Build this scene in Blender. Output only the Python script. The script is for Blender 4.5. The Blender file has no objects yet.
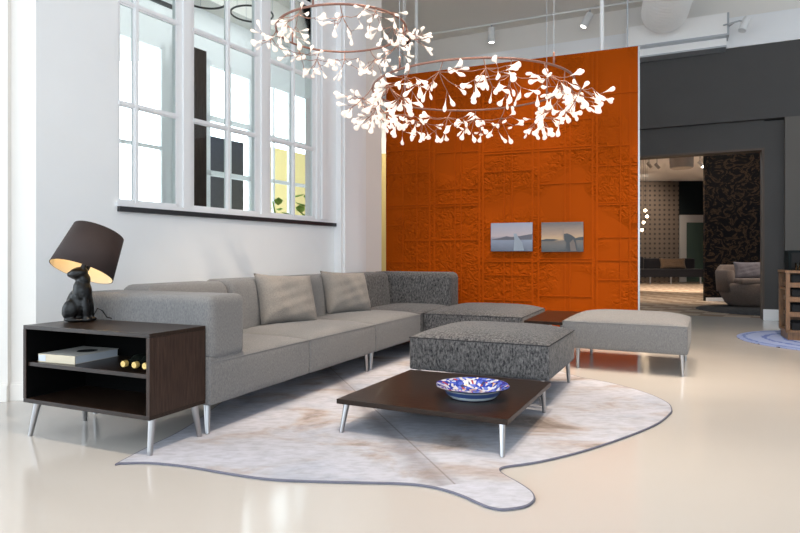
import bpy, bmesh, math, random
from mathutils import Vector, Matrix, Quaternion
R = math.radians
sc = bpy.context.scene
COL = sc.collection
F = 600.0; HX = 400.0; HY = 257.0
# ------------------------------------------------------------------ camera
cd = bpy.data.cameras.new('camera'); cam = bpy.data.objects.new('camera', cd); COL.objects.link(cam)
CH = 5.3
cam.location = (0, 0, 1.0); cam.rotation_euler = (R(90), 0, 0)
cd.sensor_width = 36.0; cd.lens = 36.0 * F / 800.0; cd.shift_y = -(266.5 - HY) / 800.0
cd.clip_start = 0.05; cd.clip_end = 200
sc.camera = cam
sc.view_settings.view_transform = 'Standard'; sc.view_settings.look = 'None'
sc.view_settings.gamma = 1.0; sc.view_settings.use_curve_mapping = False
EXPOSURE = 0.08
sc.view_settings.exposure = EXPOSURE

def fl(x, y, z=0.0):
    Y = (1 - z) * F / (y - HY)
    return Vector(((x - HX) / F * Y, Y, z))
class Plane:                       # a vertical plane of the building: origin, horizontal direction
    def __init__(s, o, d):
        s.o = Vector((o[0], o[1])); s.d = Vector((d[0], d[1])).normalized(); s.n = Vector((-s.d.y, s.d.x))
    def p(s, x, off=0):            # distance along the plane of the sight line at column x
        r = (x - HX) / F; o = s.o + s.n * off
        return (o.y * r - o.x) / (s.d.x - s.d.y * r)
    def at(s, p, z=0, off=0):
        q = s.o + s.d * p + s.n * off
        return Vector((q.x, q.y, z))
    def pz(s, x, y, off=0):
        p = s.p(x, off); q = s.at(p, 0, off)
        return p, 1 + (HY - y) * q.y / F
    def mat(s, z=0):               # local x along, local y = n, local z up
        m = Matrix(((s.d.x, s.n.x, 0, s.o.x), (s.d.y, s.n.y, 0, s.o.y), (0, 0, 1, z), (0, 0, 0, 1)))
        return m
# ------------------------------------------------------------------ materials
def new_mat(name):
    m = bpy.data.materials.new(name); m.use_nodes = True
    nt = m.node_tree; b = nt.nodes['Principled BSDF']
    return m, nt, b
def pm(name, col, rough=.5, metal=0, bump=0, bscale=50, var=0, vscale=5, spec=None, stretch=None, coat=0):
    m, nt, b = new_mat(name)
    b.inputs['Base Color'].default_value = (*col, 1); b.inputs['Roughness'].default_value = rough
    b.inputs['Metallic'].default_value = metal
    if spec is not None: b.inputs['Specular IOR Level'].default_value = spec
    if coat: b.inputs['Coat Weight'].default_value = coat
    tc = nt.nodes.new('ShaderNodeTexCoord'); mp = nt.nodes.new('ShaderNodeMapping')
    nt.links.new(tc.outputs['Object'], mp.inputs[0])
    if stretch: mp.inputs['Scale'].default_value = stretch
    if var:
        n = nt.nodes.new('ShaderNodeTexNoise'); n.inputs['Scale'].default_value = vscale; n.inputs['Detail'].default_value = 5
        nt.links.new(mp.outputs[0], n.inputs['Vector'])
        r = nt.nodes.new('ShaderNodeValToRGB')
        r.color_ramp.elements[0].position = .3; r.color_ramp.elements[1].position = .7
        r.color_ramp.elements[0].color = (*[c * (1 - var) for c in col], 1)
        r.color_ramp.elements[1].color = (*[min(1, c * (1 + var)) for c in col], 1)
        nt.links.new(n.outputs['Fac'], r.inputs[0]); nt.links.new(r.outputs[0], b.inputs['Base Color'])
    if bump:
        n2 = nt.nodes.new('ShaderNodeTexNoise'); n2.inputs['Scale'].default_value = bscale; n2.inputs['Detail'].default_value = 4
        nt.links.new(mp.outputs[0], n2.inputs['Vector'])
        bp = nt.nodes.new('ShaderNodeBump'); bp.inputs['Strength'].default_value = bump; bp.inputs['Distance'].default_value = .01
        nt.links.new(n2.outputs['Fac'], bp.inputs['Height']); nt.links.new(bp.outputs[0], b.inputs['Normal'])
    return m
def emis(name, col, s, base=(.8, .8, .8)):
    m, nt, b = new_mat(name)
    b.inputs['Base Color'].default_value = (*base, 1)
    b.inputs['Emission Color'].default_value = (*col, 1); b.inputs['Emission Strength'].default_value = s
    return m
def ramp_mat(name, stops, scale, rough=.8, stretch=(1, 1, 1), detail=6, bump=0, tex='noise', dist=0.0, rot=(0,0,0), interp='LINEAR'):
    m, nt, b = new_mat(name); b.inputs['Roughness'].default_value = rough
    tc = nt.nodes.new('ShaderNodeTexCoord'); mp = nt.nodes.new('ShaderNodeMapping'); mp.inputs['Scale'].default_value = stretch
    mp.inputs['Rotation'].default_value = rot
    nt.links.new(tc.outputs['Object'], mp.inputs[0])
    if tex == 'noise':
        n = nt.nodes.new('ShaderNodeTexNoise'); n.inputs['Detail'].default_value = detail; n.inputs['Distortion'].default_value = dist; out = n.outputs['Fac']
    elif tex == 'vor':
        n = nt.nodes.new('ShaderNodeTexVoronoi'); out = n.outputs['Distance']
    elif tex == 'vorc':
        n = nt.nodes.new('ShaderNodeTexVoronoi'); sp = nt.nodes.new('ShaderNodeSeparateColor'); nt.links.new(n.outputs['Color'], sp.inputs[0]); out = sp.outputs[0]
    elif tex == 'wave':
        n = nt.nodes.new('ShaderNodeTexWave'); n.inputs['Distortion'].default_value = dist; n.inputs['Detail'].default_value = detail; out = n.outputs['Fac']
    n.inputs['Scale'].default_value = scale
    nt.links.new(mp.outputs[0], n.inputs['Vector'])
    r = nt.nodes.new('ShaderNodeValToRGB'); cr = r.color_ramp; cr.interpolation = interp
    while len(cr.elements) < len(stops): cr.elements.new(.5)
    for e, (pos, c) in zip(cr.elements, stops): e.position = pos; e.color = (*c, 1)
    nt.links.new(out, r.inputs[0]); nt.links.new(r.outputs[0], b.inputs['Base Color'])
    if bump:
        bp = nt.nodes.new('ShaderNodeBump'); bp.inputs['Strength'].default_value = bump; bp.inputs['Distance'].default_value = .006
        nt.links.new(out, bp.inputs['Height']); nt.links.new(bp.outputs[0], b.inputs['Normal'])
    return m
M = {}
M['white_wall'] = pm('white_wall', (.90, .90, .90), .75, var=.015, vscale=2)
M['pier_wall'] = pm('pier_wall', (.86, .82, .775), .8)
M['trim_white'] = pm('trim_white', (.88, .88, .89), .45)
M['ceiling'] = pm('ceiling_paint', (.82, .78, .735), .9)
M['beam'] = pm('beam_paint', (.85, .85, .86), .9)
M['grey_wall'] = pm('grey_wall', (.066, .063, .062), .8, var=.05, vscale=1.5)
M['grey_light'] = pm('grey_wall_light', (.12, .11, .10), .8)
M['yellow'] = pm('yellow_paint', (.78, .62, .27), .7)
M['black_sill'] = pm('black_sill', (.015, .015, .018), .35)
M['silver'] = pm('silver_edge', (.45, .47, .5), .4, .6)
M['alu'] = pm('brushed_aluminium', (.40, .395, .40), .3, 1)
M['chrome'] = pm('chrome', (.8, .8, .8), .15, 1)
M['copper'] = pm('copper', (.27, .135, .10), .5, .4)
M['twig'] = pm('copper_twig', (.33, .17, .12), .5, .3)
M['black'] = pm('black_gloss', (.004, .0035, .0035), .28, bump=.4, bscale=45, spec=.3)
M['matte_black'] = pm('matte_black', (.009, .009, .010), .6, spec=.2)
M['cork'] = pm('gold_foil', (.62, .43, .14), .4, .3)
M['glass_dark'] = pm('dark_bottle_glass', (.01, .012, .01), .08)
M['paper'] = pm('book_pages', (.62, .66, .72), .7)
M['book'] = pm('book_cover', (.62, .60, .56), .45)
M['book_spine'] = pm('book_spine', (.66, .57, .42), .45)
M['duct'] = pm('white_duct', (.9, .88, .86), .6)
M['white_plastic'] = pm('white_plastic', (.8, .8, .8), .5)
M['wood'] = ramp_mat('dark_oak', [(.3, (.016, .009, .007)), (.7, (.036, .021, .016))], 14, .42, (1, 1, 1), 5, .15)
M['wood_v'] = ramp_mat('dark_oak_grain', [(.3, (.020, .011, .008)), (.7, (.050, .029, .021))], 14, .42, (6, 6, .6), 6, .2)
M['wood_h'] = ramp_mat('dark_oak_top', [(.3, (.013, .0075, .005)), (.7, (.030, .0175, .012))], 10, .30, (.8, 8, 1), 6, .1)
M['cab_wood'] = ramp_mat('walnut', [(.3, (.12, .055, .02)), (.7, (.22, .105, .04))], 10, .4, (6, 6, .7), 5)
for k_ in ('wood', 'wood_v', 'wood_h'): M[k_].node_tree.nodes['Principled BSDF'].inputs['Specular IOR Level'].default_value = .22
def fabric(name, lo, hi, scale, stretch, bump=.5, pos=(.33, .67), fine=420):
    m, nt, b = new_mat(name); b.inputs['Roughness'].default_value = .95
    b.inputs['Specular IOR Level'].default_value = .15
    b.inputs['Sheen Weight'].default_value = .15
    tc = nt.nodes.new('ShaderNodeTexCoord')
    mp = nt.nodes.new('ShaderNodeMapping'); mp.inputs['Scale'].default_value = stretch
    nt.links.new(tc.outputs['Object'], mp.inputs[0])
    n = nt.nodes.new('ShaderNodeTexNoise'); n.inputs['Scale'].default_value = scale; n.inputs['Detail'].default_value = 8; n.inputs['Roughness'].default_value = .75
    nt.links.new(mp.outputs[0], n.inputs['Vector'])
    r = nt.nodes.new('ShaderNodeValToRGB')
    r.color_ramp.elements[0].position = pos[0]; r.color_ramp.elements[1].position = pos[1]
    r.color_ramp.elements[0].color = (*lo, 1); r.color_ramp.elements[1].color = (*hi, 1)
    nt.links.new(n.outputs['Fac'], r.inputs[0]); nt.links.new(r.outputs[0], b.inputs['Base Color'])
    n2 = nt.nodes.new('ShaderNodeTexNoise'); n2.inputs['Scale'].default_value = fine; n2.inputs['Detail'].default_value = 2
    nt.links.new(tc.outputs['Object'], n2.inputs['Vector'])
    bp = nt.nodes.new('ShaderNodeBump'); bp.inputs['Strength'].default_value = bump; bp.inputs['Distance'].default_value = .003
    nt.links.new(n2.outputs['Fac'], bp.inputs['Height']); nt.links.new(bp.outputs[0], b.inputs['Normal'])
    return m
M['fab_light'] = fabric('light_grey_melange', (.105, .107, .115), (.235, .228, .222), 60, (3, 3, 1.2))
M['fab_cush'] = fabric('light_grey_cushion', (.17, .155, .145), (.29, .265, .24), 60, (2, 2, 2))
M['fab_dark'] = fabric('charcoal_streaked', (.010, .011, .015), (.205, .20, .20), 26, (2.8, 2.8, 1.3), pos=(.38, .70))
M['fab_seam'] = pm('seam_thread', (.17, .17, .175), .95)
M['fab_seam_dark'] = pm('seam_thread_dark', (.02, .02, .024), .95)
M['fab_taupe'] = fabric('taupe_fabric', (.20, .15, .125), (.27, .21, .18), 40, (1, 1, 1))
M['fab_mauve'] = fabric('mauve_fabric', (.20, .18, .20), (.27, .245, .27), 40, (1, 1, 1))
M['fab_black'] = fabric('black_fabric', (.004, .004, .006), (.010, .010, .014), 30, (1, 1, 1))
M['fab_brown'] = fabric('brown_fabric', (.07, .045, .03), (.11, .075, .05), 30, (1, 1, 1))
# resin floor
m, nt, b = new_mat('resin_floor'); M['floor'] = m; M['door_trim'] = pm('door_trim', (.085, .06, .045), .6)
b.inputs['Base Color'].default_value = (.60, .545, .475, 1); b.inputs['Roughness'].default_value = .13
b.inputs['Specular IOR Level'].default_value = .5; b.inputs['IOR'].default_value = 1.5
tc = nt.nodes.new('ShaderNodeTexCoord'); n = nt.nodes.new('ShaderNodeTexNoise'); n.inputs['Scale'].default_value = .8; n.inputs['Detail'].default_value = 3
nt.links.new(tc.outputs['Object'], n.inputs['Vector'])
r = nt.nodes.new('ShaderNodeValToRGB'); r.color_ramp.elements[0].color = (.515, .485, .455, 1); r.color_ramp.elements[1].color = (.55, .52, .487, 1)
nt.links.new(n.outputs['Fac'], r.inputs[0]); nt.links.new(r.outputs[0], b.inputs['Base Color'])
n = nt.nodes.new('ShaderNodeTexNoise'); n.inputs['Scale'].default_value = 2.2; n.inputs['Detail'].default_value = 1
nt.links.new(tc.outputs['Object'], n.inputs['Vector'])
bp = nt.nodes.new('ShaderNodeBump'); bp.inputs['Strength'].default_value = .05; bp.inputs['Distance'].default_value = .03
nt.links.new(n.outputs['Fac'], bp.inputs['Height']); nt.links.new(bp.outputs[0], b.inputs['Normal'])
# patterned parquet of the back room
m, nt, b = new_mat('patterned_floor'); M['floor_back'] = m
tc = nt.nodes.new('ShaderNodeTexCoord'); mp = nt.nodes.new('ShaderNodeMapping'); mp.inputs['Rotation'].default_value = (0, 0, R(38))
nt.links.new(tc.outputs['Object'], mp.inputs[0])
ck = nt.nodes.new('ShaderNodeTexChecker'); ck.inputs['Scale'].default_value = 2.6
ck.inputs['Color1'].default_value = (.36, .27, .20, 1); ck.inputs['Color2'].default_value = (.52, .42, .33, 1)
nt.links.new(mp.outputs[0], ck.inputs['Vector']); nt.links.new(ck.outputs[0], b.inputs['Base Color']); b.inputs['Roughness'].default_value = .25
# embossed orange covering
m, nt, b = new_mat('embossed_orange'); M['orange'] = m
b.inputs['Base Color'].default_value = (.33, .055, .0015, 1); b.inputs['Roughness'].default_value = .55; b.inputs['Specular IOR Level'].default_value = .03
tc = nt.nodes.new('ShaderNodeTexCoord')
v = nt.nodes.new('ShaderNodeTexNoise'); v.inputs['Scale'].default_value = 9; v.inputs['Detail'].default_value = 3; v.inputs['Distortion'].default_value = 2.5
mk = nt.nodes.new('ShaderNodeTexNoise'); mk.inputs['Scale'].default_value = 1.6; mk.inputs['Detail'].default_value = 1
rm = nt.nodes.new('ShaderNodeValToRGB'); rm.color_ramp.elements[0].position = .42; rm.color_ramp.elements[1].position = .56
mu = nt.nodes.new('ShaderNodeMath'); mu.operation = 'MULTIPLY'
nt.links.new(tc.outputs['Object'], v.inputs['Vector']); nt.links.new(tc.outputs['Object'], mk.inputs['Vector'])
nt.links.new(mk.outputs['Fac'], rm.inputs[0]); nt.links.new(v.outputs['Fac'], mu.inputs[0]); nt.links.new(rm.outputs[0], mu.inputs[1])
bp = nt.nodes.new('ShaderNodeBump'); bp.inputs['Strength'].default_value = .9; bp.inputs['Distance'].default_value = .05
nt.links.new(mu.outputs[0], bp.inputs['Height']); nt.links.new(bp.outputs[0], b.inputs['Normal'])
M['orange_trim'] = pm('orange_moulding', (.37, .061, .0015), .6, spec=.04)
# glass
m, nt, b = new_mat('window_glass'); M['glass'] = m
nt.nodes.remove(b); out = nt.nodes['Material Output']
tr = nt.nodes.new('ShaderNodeBsdfTransparent'); gl = nt.nodes.new('ShaderNodeBsdfGlossy'); gl.inputs['Roughness'].default_value = .02
tr.inputs[0].default_value = (.93, .97, .96, 1)
fr = nt.nodes.new('ShaderNodeFresnel'); fr.inputs[0].default_value = 1.25; mx = nt.nodes.new('ShaderNodeMixShader')
nt.links.new(fr.outputs[0], mx.inputs[0]); nt.links.new(tr.outputs[0], mx.inputs[1]); nt.links.new(gl.outputs[0], mx.inputs[2]); nt.links.new(mx.outputs[0], out.inputs[0])
# rug print
m, nt, b = new_mat('rug_print'); M['rug'] = m; b.inputs['Roughness'].default_value = 1; b.inputs['Specular IOR Level'].default_value = .05
tc = nt.nodes.new('ShaderNodeTexCoord')
def noise_ramp(scale, stops, stretch, dist=1.0, detail=7, rot=0, rough=.6):
    mp = nt.nodes.new('ShaderNodeMapping'); mp.inputs['Scale'].default_value = stretch; mp.inputs['Rotation'].default_value = (0, 0, rot)
    nt.links.new(tc.outputs['Object'], mp.inputs[0])
    n = nt.nodes.new('ShaderNodeTexNoise'); n.inputs['Scale'].default_value = scale; n.inputs['Detail'].default_value = detail; n.inputs['Distortion'].default_value = dist; n.inputs['Roughness'].default_value = rough
    nt.links.new(mp.outputs[0], n.inputs['Vector'])
    r = nt.nodes.new('ShaderNodeValToRGB'); cr = r.color_ramp
    while len(cr.elements) < len(stops): cr.elements.new(.5)
    for e, (p, c) in zip(cr.elements, stops): e.position = p; e.color = (*c, 1)
    nt.links.new(n.outputs['Fac'], r.inputs[0]); return r
r1 = noise_ramp(1.7, [(.29, (.22, .18, .16)), (.39, (.42, .37, .36)), (.49, (.48, .485, .54)), (.75, (.54, .55, .63))], (1, 1.6, 1), .6, rot=.5)
r2 = noise_ramp(1.5, [(.54, (0, 0, 0)), (.66, (1, 1, 1))], (1, 1, 1), .5, 5)
mx = nt.nodes.new('ShaderNodeMixRGB'); mx.inputs['Color2'].default_value = (.30, .35, .45, 1)
ml = nt.nodes.new('ShaderNodeMath'); ml.operation = 'MULTIPLY'; ml.inputs[1].default_value = .55
nt.links.new(r2.outputs[0], ml.inputs[0]); nt.links.new(ml.outputs[0], mx.inputs['Fac']); nt.links.new(r1.outputs[0], mx.inputs['Color1'])
r3 = noise_ramp(14, [(.35, (.82, .82, .82)), (.6, (1, 1, 1))], (1, 2.2, 1), .3, 6)
mm = nt.nodes.new('ShaderNodeMixRGB'); mm.blend_type = 'MULTIPLY'; mm.inputs['Fac'].default_value = 1
nt.links.new(mx.outputs[0], mm.inputs['Color1']); nt.links.new(r3.outputs[0], mm.inputs['Color2'])
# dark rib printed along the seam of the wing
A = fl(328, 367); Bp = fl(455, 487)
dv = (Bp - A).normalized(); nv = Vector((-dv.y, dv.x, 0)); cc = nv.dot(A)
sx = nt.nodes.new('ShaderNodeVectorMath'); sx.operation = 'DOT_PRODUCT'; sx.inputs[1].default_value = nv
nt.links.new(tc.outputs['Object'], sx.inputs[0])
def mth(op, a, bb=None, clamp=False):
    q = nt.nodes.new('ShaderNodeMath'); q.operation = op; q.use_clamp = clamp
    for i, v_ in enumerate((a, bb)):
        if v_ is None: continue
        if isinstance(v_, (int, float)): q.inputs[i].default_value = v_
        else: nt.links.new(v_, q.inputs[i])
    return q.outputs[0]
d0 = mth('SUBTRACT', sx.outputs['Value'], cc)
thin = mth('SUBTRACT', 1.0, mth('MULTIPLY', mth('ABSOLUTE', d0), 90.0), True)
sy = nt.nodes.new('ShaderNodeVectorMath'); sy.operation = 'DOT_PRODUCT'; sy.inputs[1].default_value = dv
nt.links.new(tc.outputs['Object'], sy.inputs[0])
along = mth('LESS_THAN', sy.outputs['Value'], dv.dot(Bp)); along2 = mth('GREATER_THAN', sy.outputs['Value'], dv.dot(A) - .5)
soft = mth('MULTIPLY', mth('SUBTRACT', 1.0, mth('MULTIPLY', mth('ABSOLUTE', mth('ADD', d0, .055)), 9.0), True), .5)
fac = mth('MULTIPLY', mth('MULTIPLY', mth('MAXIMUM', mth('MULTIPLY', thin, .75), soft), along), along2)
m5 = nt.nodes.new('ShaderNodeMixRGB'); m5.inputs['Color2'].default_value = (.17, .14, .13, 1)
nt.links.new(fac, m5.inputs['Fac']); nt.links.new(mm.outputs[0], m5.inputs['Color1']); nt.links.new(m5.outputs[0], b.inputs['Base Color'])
M['rug_edge'] = pm('rug_binding', (.13, .13, .17), .95)
# plate
M['plate_top'] = ramp_mat('painted_porcelain', [(0, (.02, .04, .28)), (.30, (.05, .09, .42)), (.40, (.45, .50, .60)), (.56, (.10, .15, .48)), (.70, (.50, .48, .50)), (.82, (.28, .05, .07)), (.89, (.03, .03, .10)), (.95, (.45, .30, .20))], 58, .18, (1, 1, 1), tex='vorc', interp='CONSTANT')
M['plate_under'] = pm('white_porcelain', (.55, .62, .64), .2)
M['plate_line'] = pm('blue_line', (.05, .09, .25), .3)
M['shade_out'] = pm('dark_brown_shade', (.030, .017, .015), .75, bump=.2, bscale=300)
M['leaf'] = emis('lit_leaf', (1, .82, .70), .72, (.55, .5, .46))
M['led'] = emis('led_face', (1, .93, .85), 8)
M['globe'] = emis('lit_globe', (1, .75, .5), 9)
M['green'] = ramp_mat('leaf_green', [(.3, (.10, .25, .03)), (.7, (.30, .50, .10))], 8)
M['brown_drape'] = ramp_mat('brown_drape', [(.3, (.035, .02, .015)), (.7, (.065, .038, .028))], 8, .9, (3, 3, .5))
M['slate'] = ramp_mat('slate_block', [(.3, (.03, .03, .046)), (.7, (.04, .04, .06))], 12, .9)
M['teal_wall'] = pm('dark_teal_wall', (.006, .010, .012), .8, spec=.1)
M['door_frame'] = pm('grey_door_frame', (.28, .28, .28), .6)
M['door_glass'] = pm('green_glass', (.03, .05, .035), .2)
M['dark_rug'] = ramp_mat('dark_rug', [(.35, (.01, .01, .012)), (.7, (.05, .05, .055))], 12, .95)
# ------------------------------------------------------------------ helpers
def link(name, me, mats=None, parent=None, smooth=False):
    o = bpy.data.objects.new(name, me); COL.objects.link(o)
    if mats:
        for mt in (mats if isinstance(mats, (list, tuple)) else [mats]): me.materials.append(M[mt])
    if parent: o.parent = parent
    if smooth:
        for p in me.polygons: p.use_smooth = True
    return o
def obj(name, bm, mats, parent=None, smooth=False, auto=None, kind=None):
    me = bpy.data.meshes.new(name); bmesh.ops.recalc_face_normals(bm, faces=bm.faces[:]); bm.to_mesh(me); bm.free()
    o = link(name, me, mats, parent, smooth)
    if auto is not None: me.set_sharp_from_angle(angle=R(auto))
    if kind: o['kind'] = kind
    return o
def empty(name, label=None, cat=None, group=None, loc=(0, 0, 0), rz=0, kind=None):
    o = bpy.data.objects.new(name, None); COL.objects.link(o); o.location = loc; o.rotation_euler = (0, 0, rz)
    o.empty_display_size = .1
    tag(o, label, cat, group, kind); return o
def tag(o, label=None, cat=None, group=None, kind=None):
    if label: o['label'] = label
    if cat: o['category'] = cat
    if group: o['group'] = group
    if kind: o['kind'] = kind
    return o
def bx(bm, x0, x1, y0, y1, z0, z1, mat=None, mi=0):
    vs = [Vector((x, y, z)) for x in (x0, x1) for y in (y0, y1) for z in (z0, z1)]
    if mat is not None: vs = [mat @ v for v in vs]
    v = [bm.verts.new(p) for p in vs]
    for f in ((0, 1, 3, 2), (4, 6, 7, 5), (0, 4, 5, 1), (2, 3, 7, 6), (0, 2, 6, 4), (1, 5, 7, 3)):
        fc = bm.faces.new([v[i] for i in f]); fc.material_index = mi
def box_obj(name, dims, mats, parent=None, mat=None, kind=None, bevel=0):
    bm = bmesh.new(); bx(bm, *dims, mat=mat)
    if bevel:
        bmesh.ops.recalc_face_normals(bm, faces=bm.faces[:]); bmesh.ops.bevel(bm, geom=bm.edges[:], offset=bevel, segments=2, affect='EDGES', profile=.5)
    return obj(name, bm, mats, parent, kind=kind)
def tube(bm, pts, rad, seg=8, closed=False, cap=True, mi=0):
    pts = [Vector(p) for p in pts]; n = len(pts); rings = []
    up = None
    for i, p in enumerate(pts):
        if closed: t = pts[(i + 1) % n] - pts[i - 1]
        else: t = pts[min(i + 1, n - 1)] - pts[max(i - 1, 0)]
        t.normalize()
        if up is None:
            up = Vector((0, 0, 1)) if abs(t.z) < .9 else Vector((1, 0, 0))
        a = t.cross(up)
        if a.length < 1e-4: a = t.orthogonal()
        a.normalize(); bvec = a.cross(t).normalized(); up = bvec
        rr = rad[i] if isinstance(rad, (list, tuple)) else rad
        rings.append([bm.verts.new(p + (a * math.cos(2 * math.pi * k / seg) + bvec * math.sin(2 * math.pi * k / seg)) * rr) for k in range(seg)])
    m = n if closed else n - 1
    for i in range(m):
        A_, B_ = rings[i], rings[(i + 1) % n]
        for k in range(seg):
            f = bm.faces.new((A_[k], A_[(k + 1) % seg], B_[(k + 1) % seg], B_[k])); f.material_index = mi
    if cap and not closed:
        bm.faces.new(rings[0]).material_index = mi; bm.faces.new(rings[-1][::-1]).material_index = mi
def lathe(bm, prof, seg=32, c=(0, 0), mat=None, mis=None):
    rings = []
    for r_, z in prof:
        ring = []
        for k in range(seg):
            a = 2 * math.pi * k / seg; p = Vector((c[0] + r_ * math.cos(a), c[1] + r_ * math.sin(a), z))
            ring.append(bm.verts.new(mat @ p if mat is not None else p))
        rings.append(ring)
    for i in range(len(rings) - 1):
        for k in range(seg):
            f = bm.faces.new((rings[i][k], rings[i][(k + 1) % seg], rings[i + 1][(k + 1) % seg], rings[i + 1][k]))
            if mis: f.material_index = mis[i]
    return rings
def grid_box(bm, nx, ny, nz, fn):
    """surface of a box, each vertex (u,v,w in -1..1) mapped by fn"""
    cache = {}
    def V(i, j, k):
        key = (i, j, k)
        if key not in cache: cache[key] = bm.verts.new(fn(2 * i / nx - 1, 2 * j / ny - 1, 2 * k / nz - 1))
        return cache[key]
    for i in range(nx):
        for j in range(ny):
            for k in (0, nz): bm.faces.new((V(i, j, k), V(i + 1, j, k), V(i + 1, j + 1, k), V(i, j + 1, k)))
    for i in range(nx):
        for k in range(nz):
            for j in (0, ny): bm.faces.new((V(i, j, k), V(i + 1, j, k), V(i + 1, j, k + 1), V(i, j, k + 1)))
    for j in range(ny):
        for k in range(nz):
            for i in (0, nx): bm.faces.new((V(i, j, k), V(i, j + 1, k), V(i, j + 1, k + 1), V(i, j, k + 1)))
def round_map(u, v, w, hx, hy, hz, r):
    """point on a rounded box of half sizes; cluster rows near edges"""
    def cl(t): return math.copysign(1 - (1 - abs(t)) ** 1.6, t) if abs(t) < 1 else t
    p = Vector((cl(u) * hx, cl(v) * hy, cl(w) * hz))
    q = Vector((max(-hx + r, min(hx - r, p.x)), max(-hy + r, min(hy - r, p.y)), max(-hz + r, min(hz - r, p.z))))
    d = p - q
    return q + d.normalized() * r if d.length > 1e-9 else p
def slab(name, x0, x1, y0, y1, z0, z1, crown, mat, parent, seam=None, r=.018, belly=.006, dents=()):
    """upholstered block: straight sides, seam at the top edge, domed top"""
    cx, cy = (x0 + x1) / 2, (y0 + y1) / 2; hx, hy, hz = (x1 - x0) / 2, (y1 - y0) / 2, (z1 - z0) / 2
    bm = bmesh.new()
    def fn(u, v, w):
        p = round_map(u, v, w, hx, hy, hz, r)
        a, c_ = p.x / hx, p.y / hy
        if p.z > hz - r * 1.01:
            p.z += crown * (1 - abs(a) ** 4) ** .7 * (1 - abs(c_) ** 4) ** .7 if abs(a) < 1 and abs(c_) < 1 else 0
        side = math.sin(math.pi * (p.z + hz) / (2 * hz)) if p.z < hz else 0
        if abs(a) > .97: p.x += math.copysign(belly * side * (1 - c_ * c_), a)
        if abs(c_) > .97: p.y += math.copysign(belly * side * (1 - a * a), c_)
        return p + Vector((cx, cy, (z0 + z1) / 2))
    grid_box(bm, 26, 26, 8, fn)
    o = obj(name, bm, mat, parent, smooth=True)
    if seam:
        bm = bmesh.new(); zz = z1 - .002; e = .002
        pts = []
        for (ax, ay, bx_, by) in ((x0, y0, x1, y0), (x1, y0, x1, y1), (x1, y1, x0, y1), (x0, y1, x0, y0)):
            for k in range(8):
                t = (k + .0) / 8; pts.append((ax + (bx_ - ax) * t, ay + (by - ay) * t, zz))
        pts = [Vector((max(x0 + e, min(x1 - e, p[0])), max(y0 + e, min(y1 - e, p[1])), p[2])) for p in pts]
        tube(bm, pts, .0035, 6, closed=True)
        obj('piping', bm, seam, o, smooth=True)
    return o
def back_block(name, x0, x1, y0, y1, z0, z1, mat, parent, r=.07, lean=0, axis='x', seg=22):
    """back rest: rounded block, front face leaning; axis = direction of the thickness"""
    cx, cy = (x0 + x1) / 2, (y0 + y1) / 2; hx, hy, hz = (x1 - x0) / 2, (y1 - y0) / 2, (z1 - z0) / 2
    bm = bmesh.new()
    def fn(u, v, w):
        rr = min(r, hx * .95, hy * .95)
        p = round_map(u, v, w, hx, hy, hz, rr)
        t = (p.z + hz) / (2 * hz)
        if axis == 'x':
            p.x -= lean * t * (p.x + hx) / (2 * hx)
            s = 1 - (p.y / hy) ** 4
            p.x += .012 * s * math.sin(math.pi * t) * (1 if p.x > 0 else 0)
        elif axis == '-y':
            p.y += lean * t * (hy - p.y) / (2 * hy)
        return p + Vector((cx, cy, (z0 + z1) / 2))
    grid_box(bm, seg, seg, seg, fn)
    return obj(name, bm, mat, parent, smooth=True)
def leg(parent, x, y, ztop, splay=(0, 0), rt=.021, rb=.013, z0=0, mat='alu'):
    bm = bmesh.new(); tube(bm, [(x, y, ztop), (x + splay[0], y + splay[1], z0)], [rt, rb], 16)
    return obj('leg', bm, mat, parent, smooth=True, auto=40)
def copy_tree(o, parent=None):
    c = o.copy(); COL.objects.link(c); c.parent = parent
    for ch in list(o.children): copy_tree(ch, c)
    return c
# ------------------------------------------------------------------ building
WIN = Plane((-2.545, 4.196), (362, 600))        # inner window wall, n points away from the room (left)
ORB = fl(638, 341.8)
_t = (386 - HX) / F
OR = Plane((2.805, 7.07), (-1838, 600)) if False else None
def line_hit(o, d, x):
    r = (x - HX) / F; k = (o[1] * r - o[0]) / (d[0] - d[1] * r); return k
ORP = Plane((ORB.x, ORB.y), (-1600, 600))       # orange partition: p grows to the left
pL = ORP.p(386)
GR = Plane((5.78, 9.55), (-1300, 600))          # grey wall: p grows to the left
# floor
box_obj('floor', (-12, 16, -5, 10.2, -.1, 0), 'floor', kind='structure')
bm = bmesh.new()
g0, g1 = GR.at(-9, 0), GR.at(8, 0)
vs = [(g0.x, g0.y), (g1.x, g1.y), (-2, 12.9), (-2, 27), (18, 27), (18, g0.y)]
# floor strip up to the grey wall + back room floor
bm.free()
bm = bmesh.new()
c1 = [bm.verts.new((x, y, 0)) for x, y in ((-12, 10.2), (16, 10.2), (16, 13.2), (-12, 13.2))]
bm.faces.new(c1); obj('floor', bm, 'floor', kind='structure')
bm = bmesh.new()
a_, b_ = GR.at(-11, 0.004, -.25), GR.at(7.2, 0.004, -.25)
c1 = [bm.verts.new(p) for p in ((a_.x, a_.y, .003), (17, 27, .003), (b_.x, 27, .003), (b_.x, b_.y, .003))]
bm.faces.new(c1); obj('floor', bm, 'floor_back', kind='structure')
# ceilings
box_obj('ceiling', (-12, 16, -4, 13.2, CH, CH + .15), 'ceiling', kind='structure')
box_obj('ceiling', (0, 18, 13.2, 27, 4.05, 4.2), 'beam', kind='structure')
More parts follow.
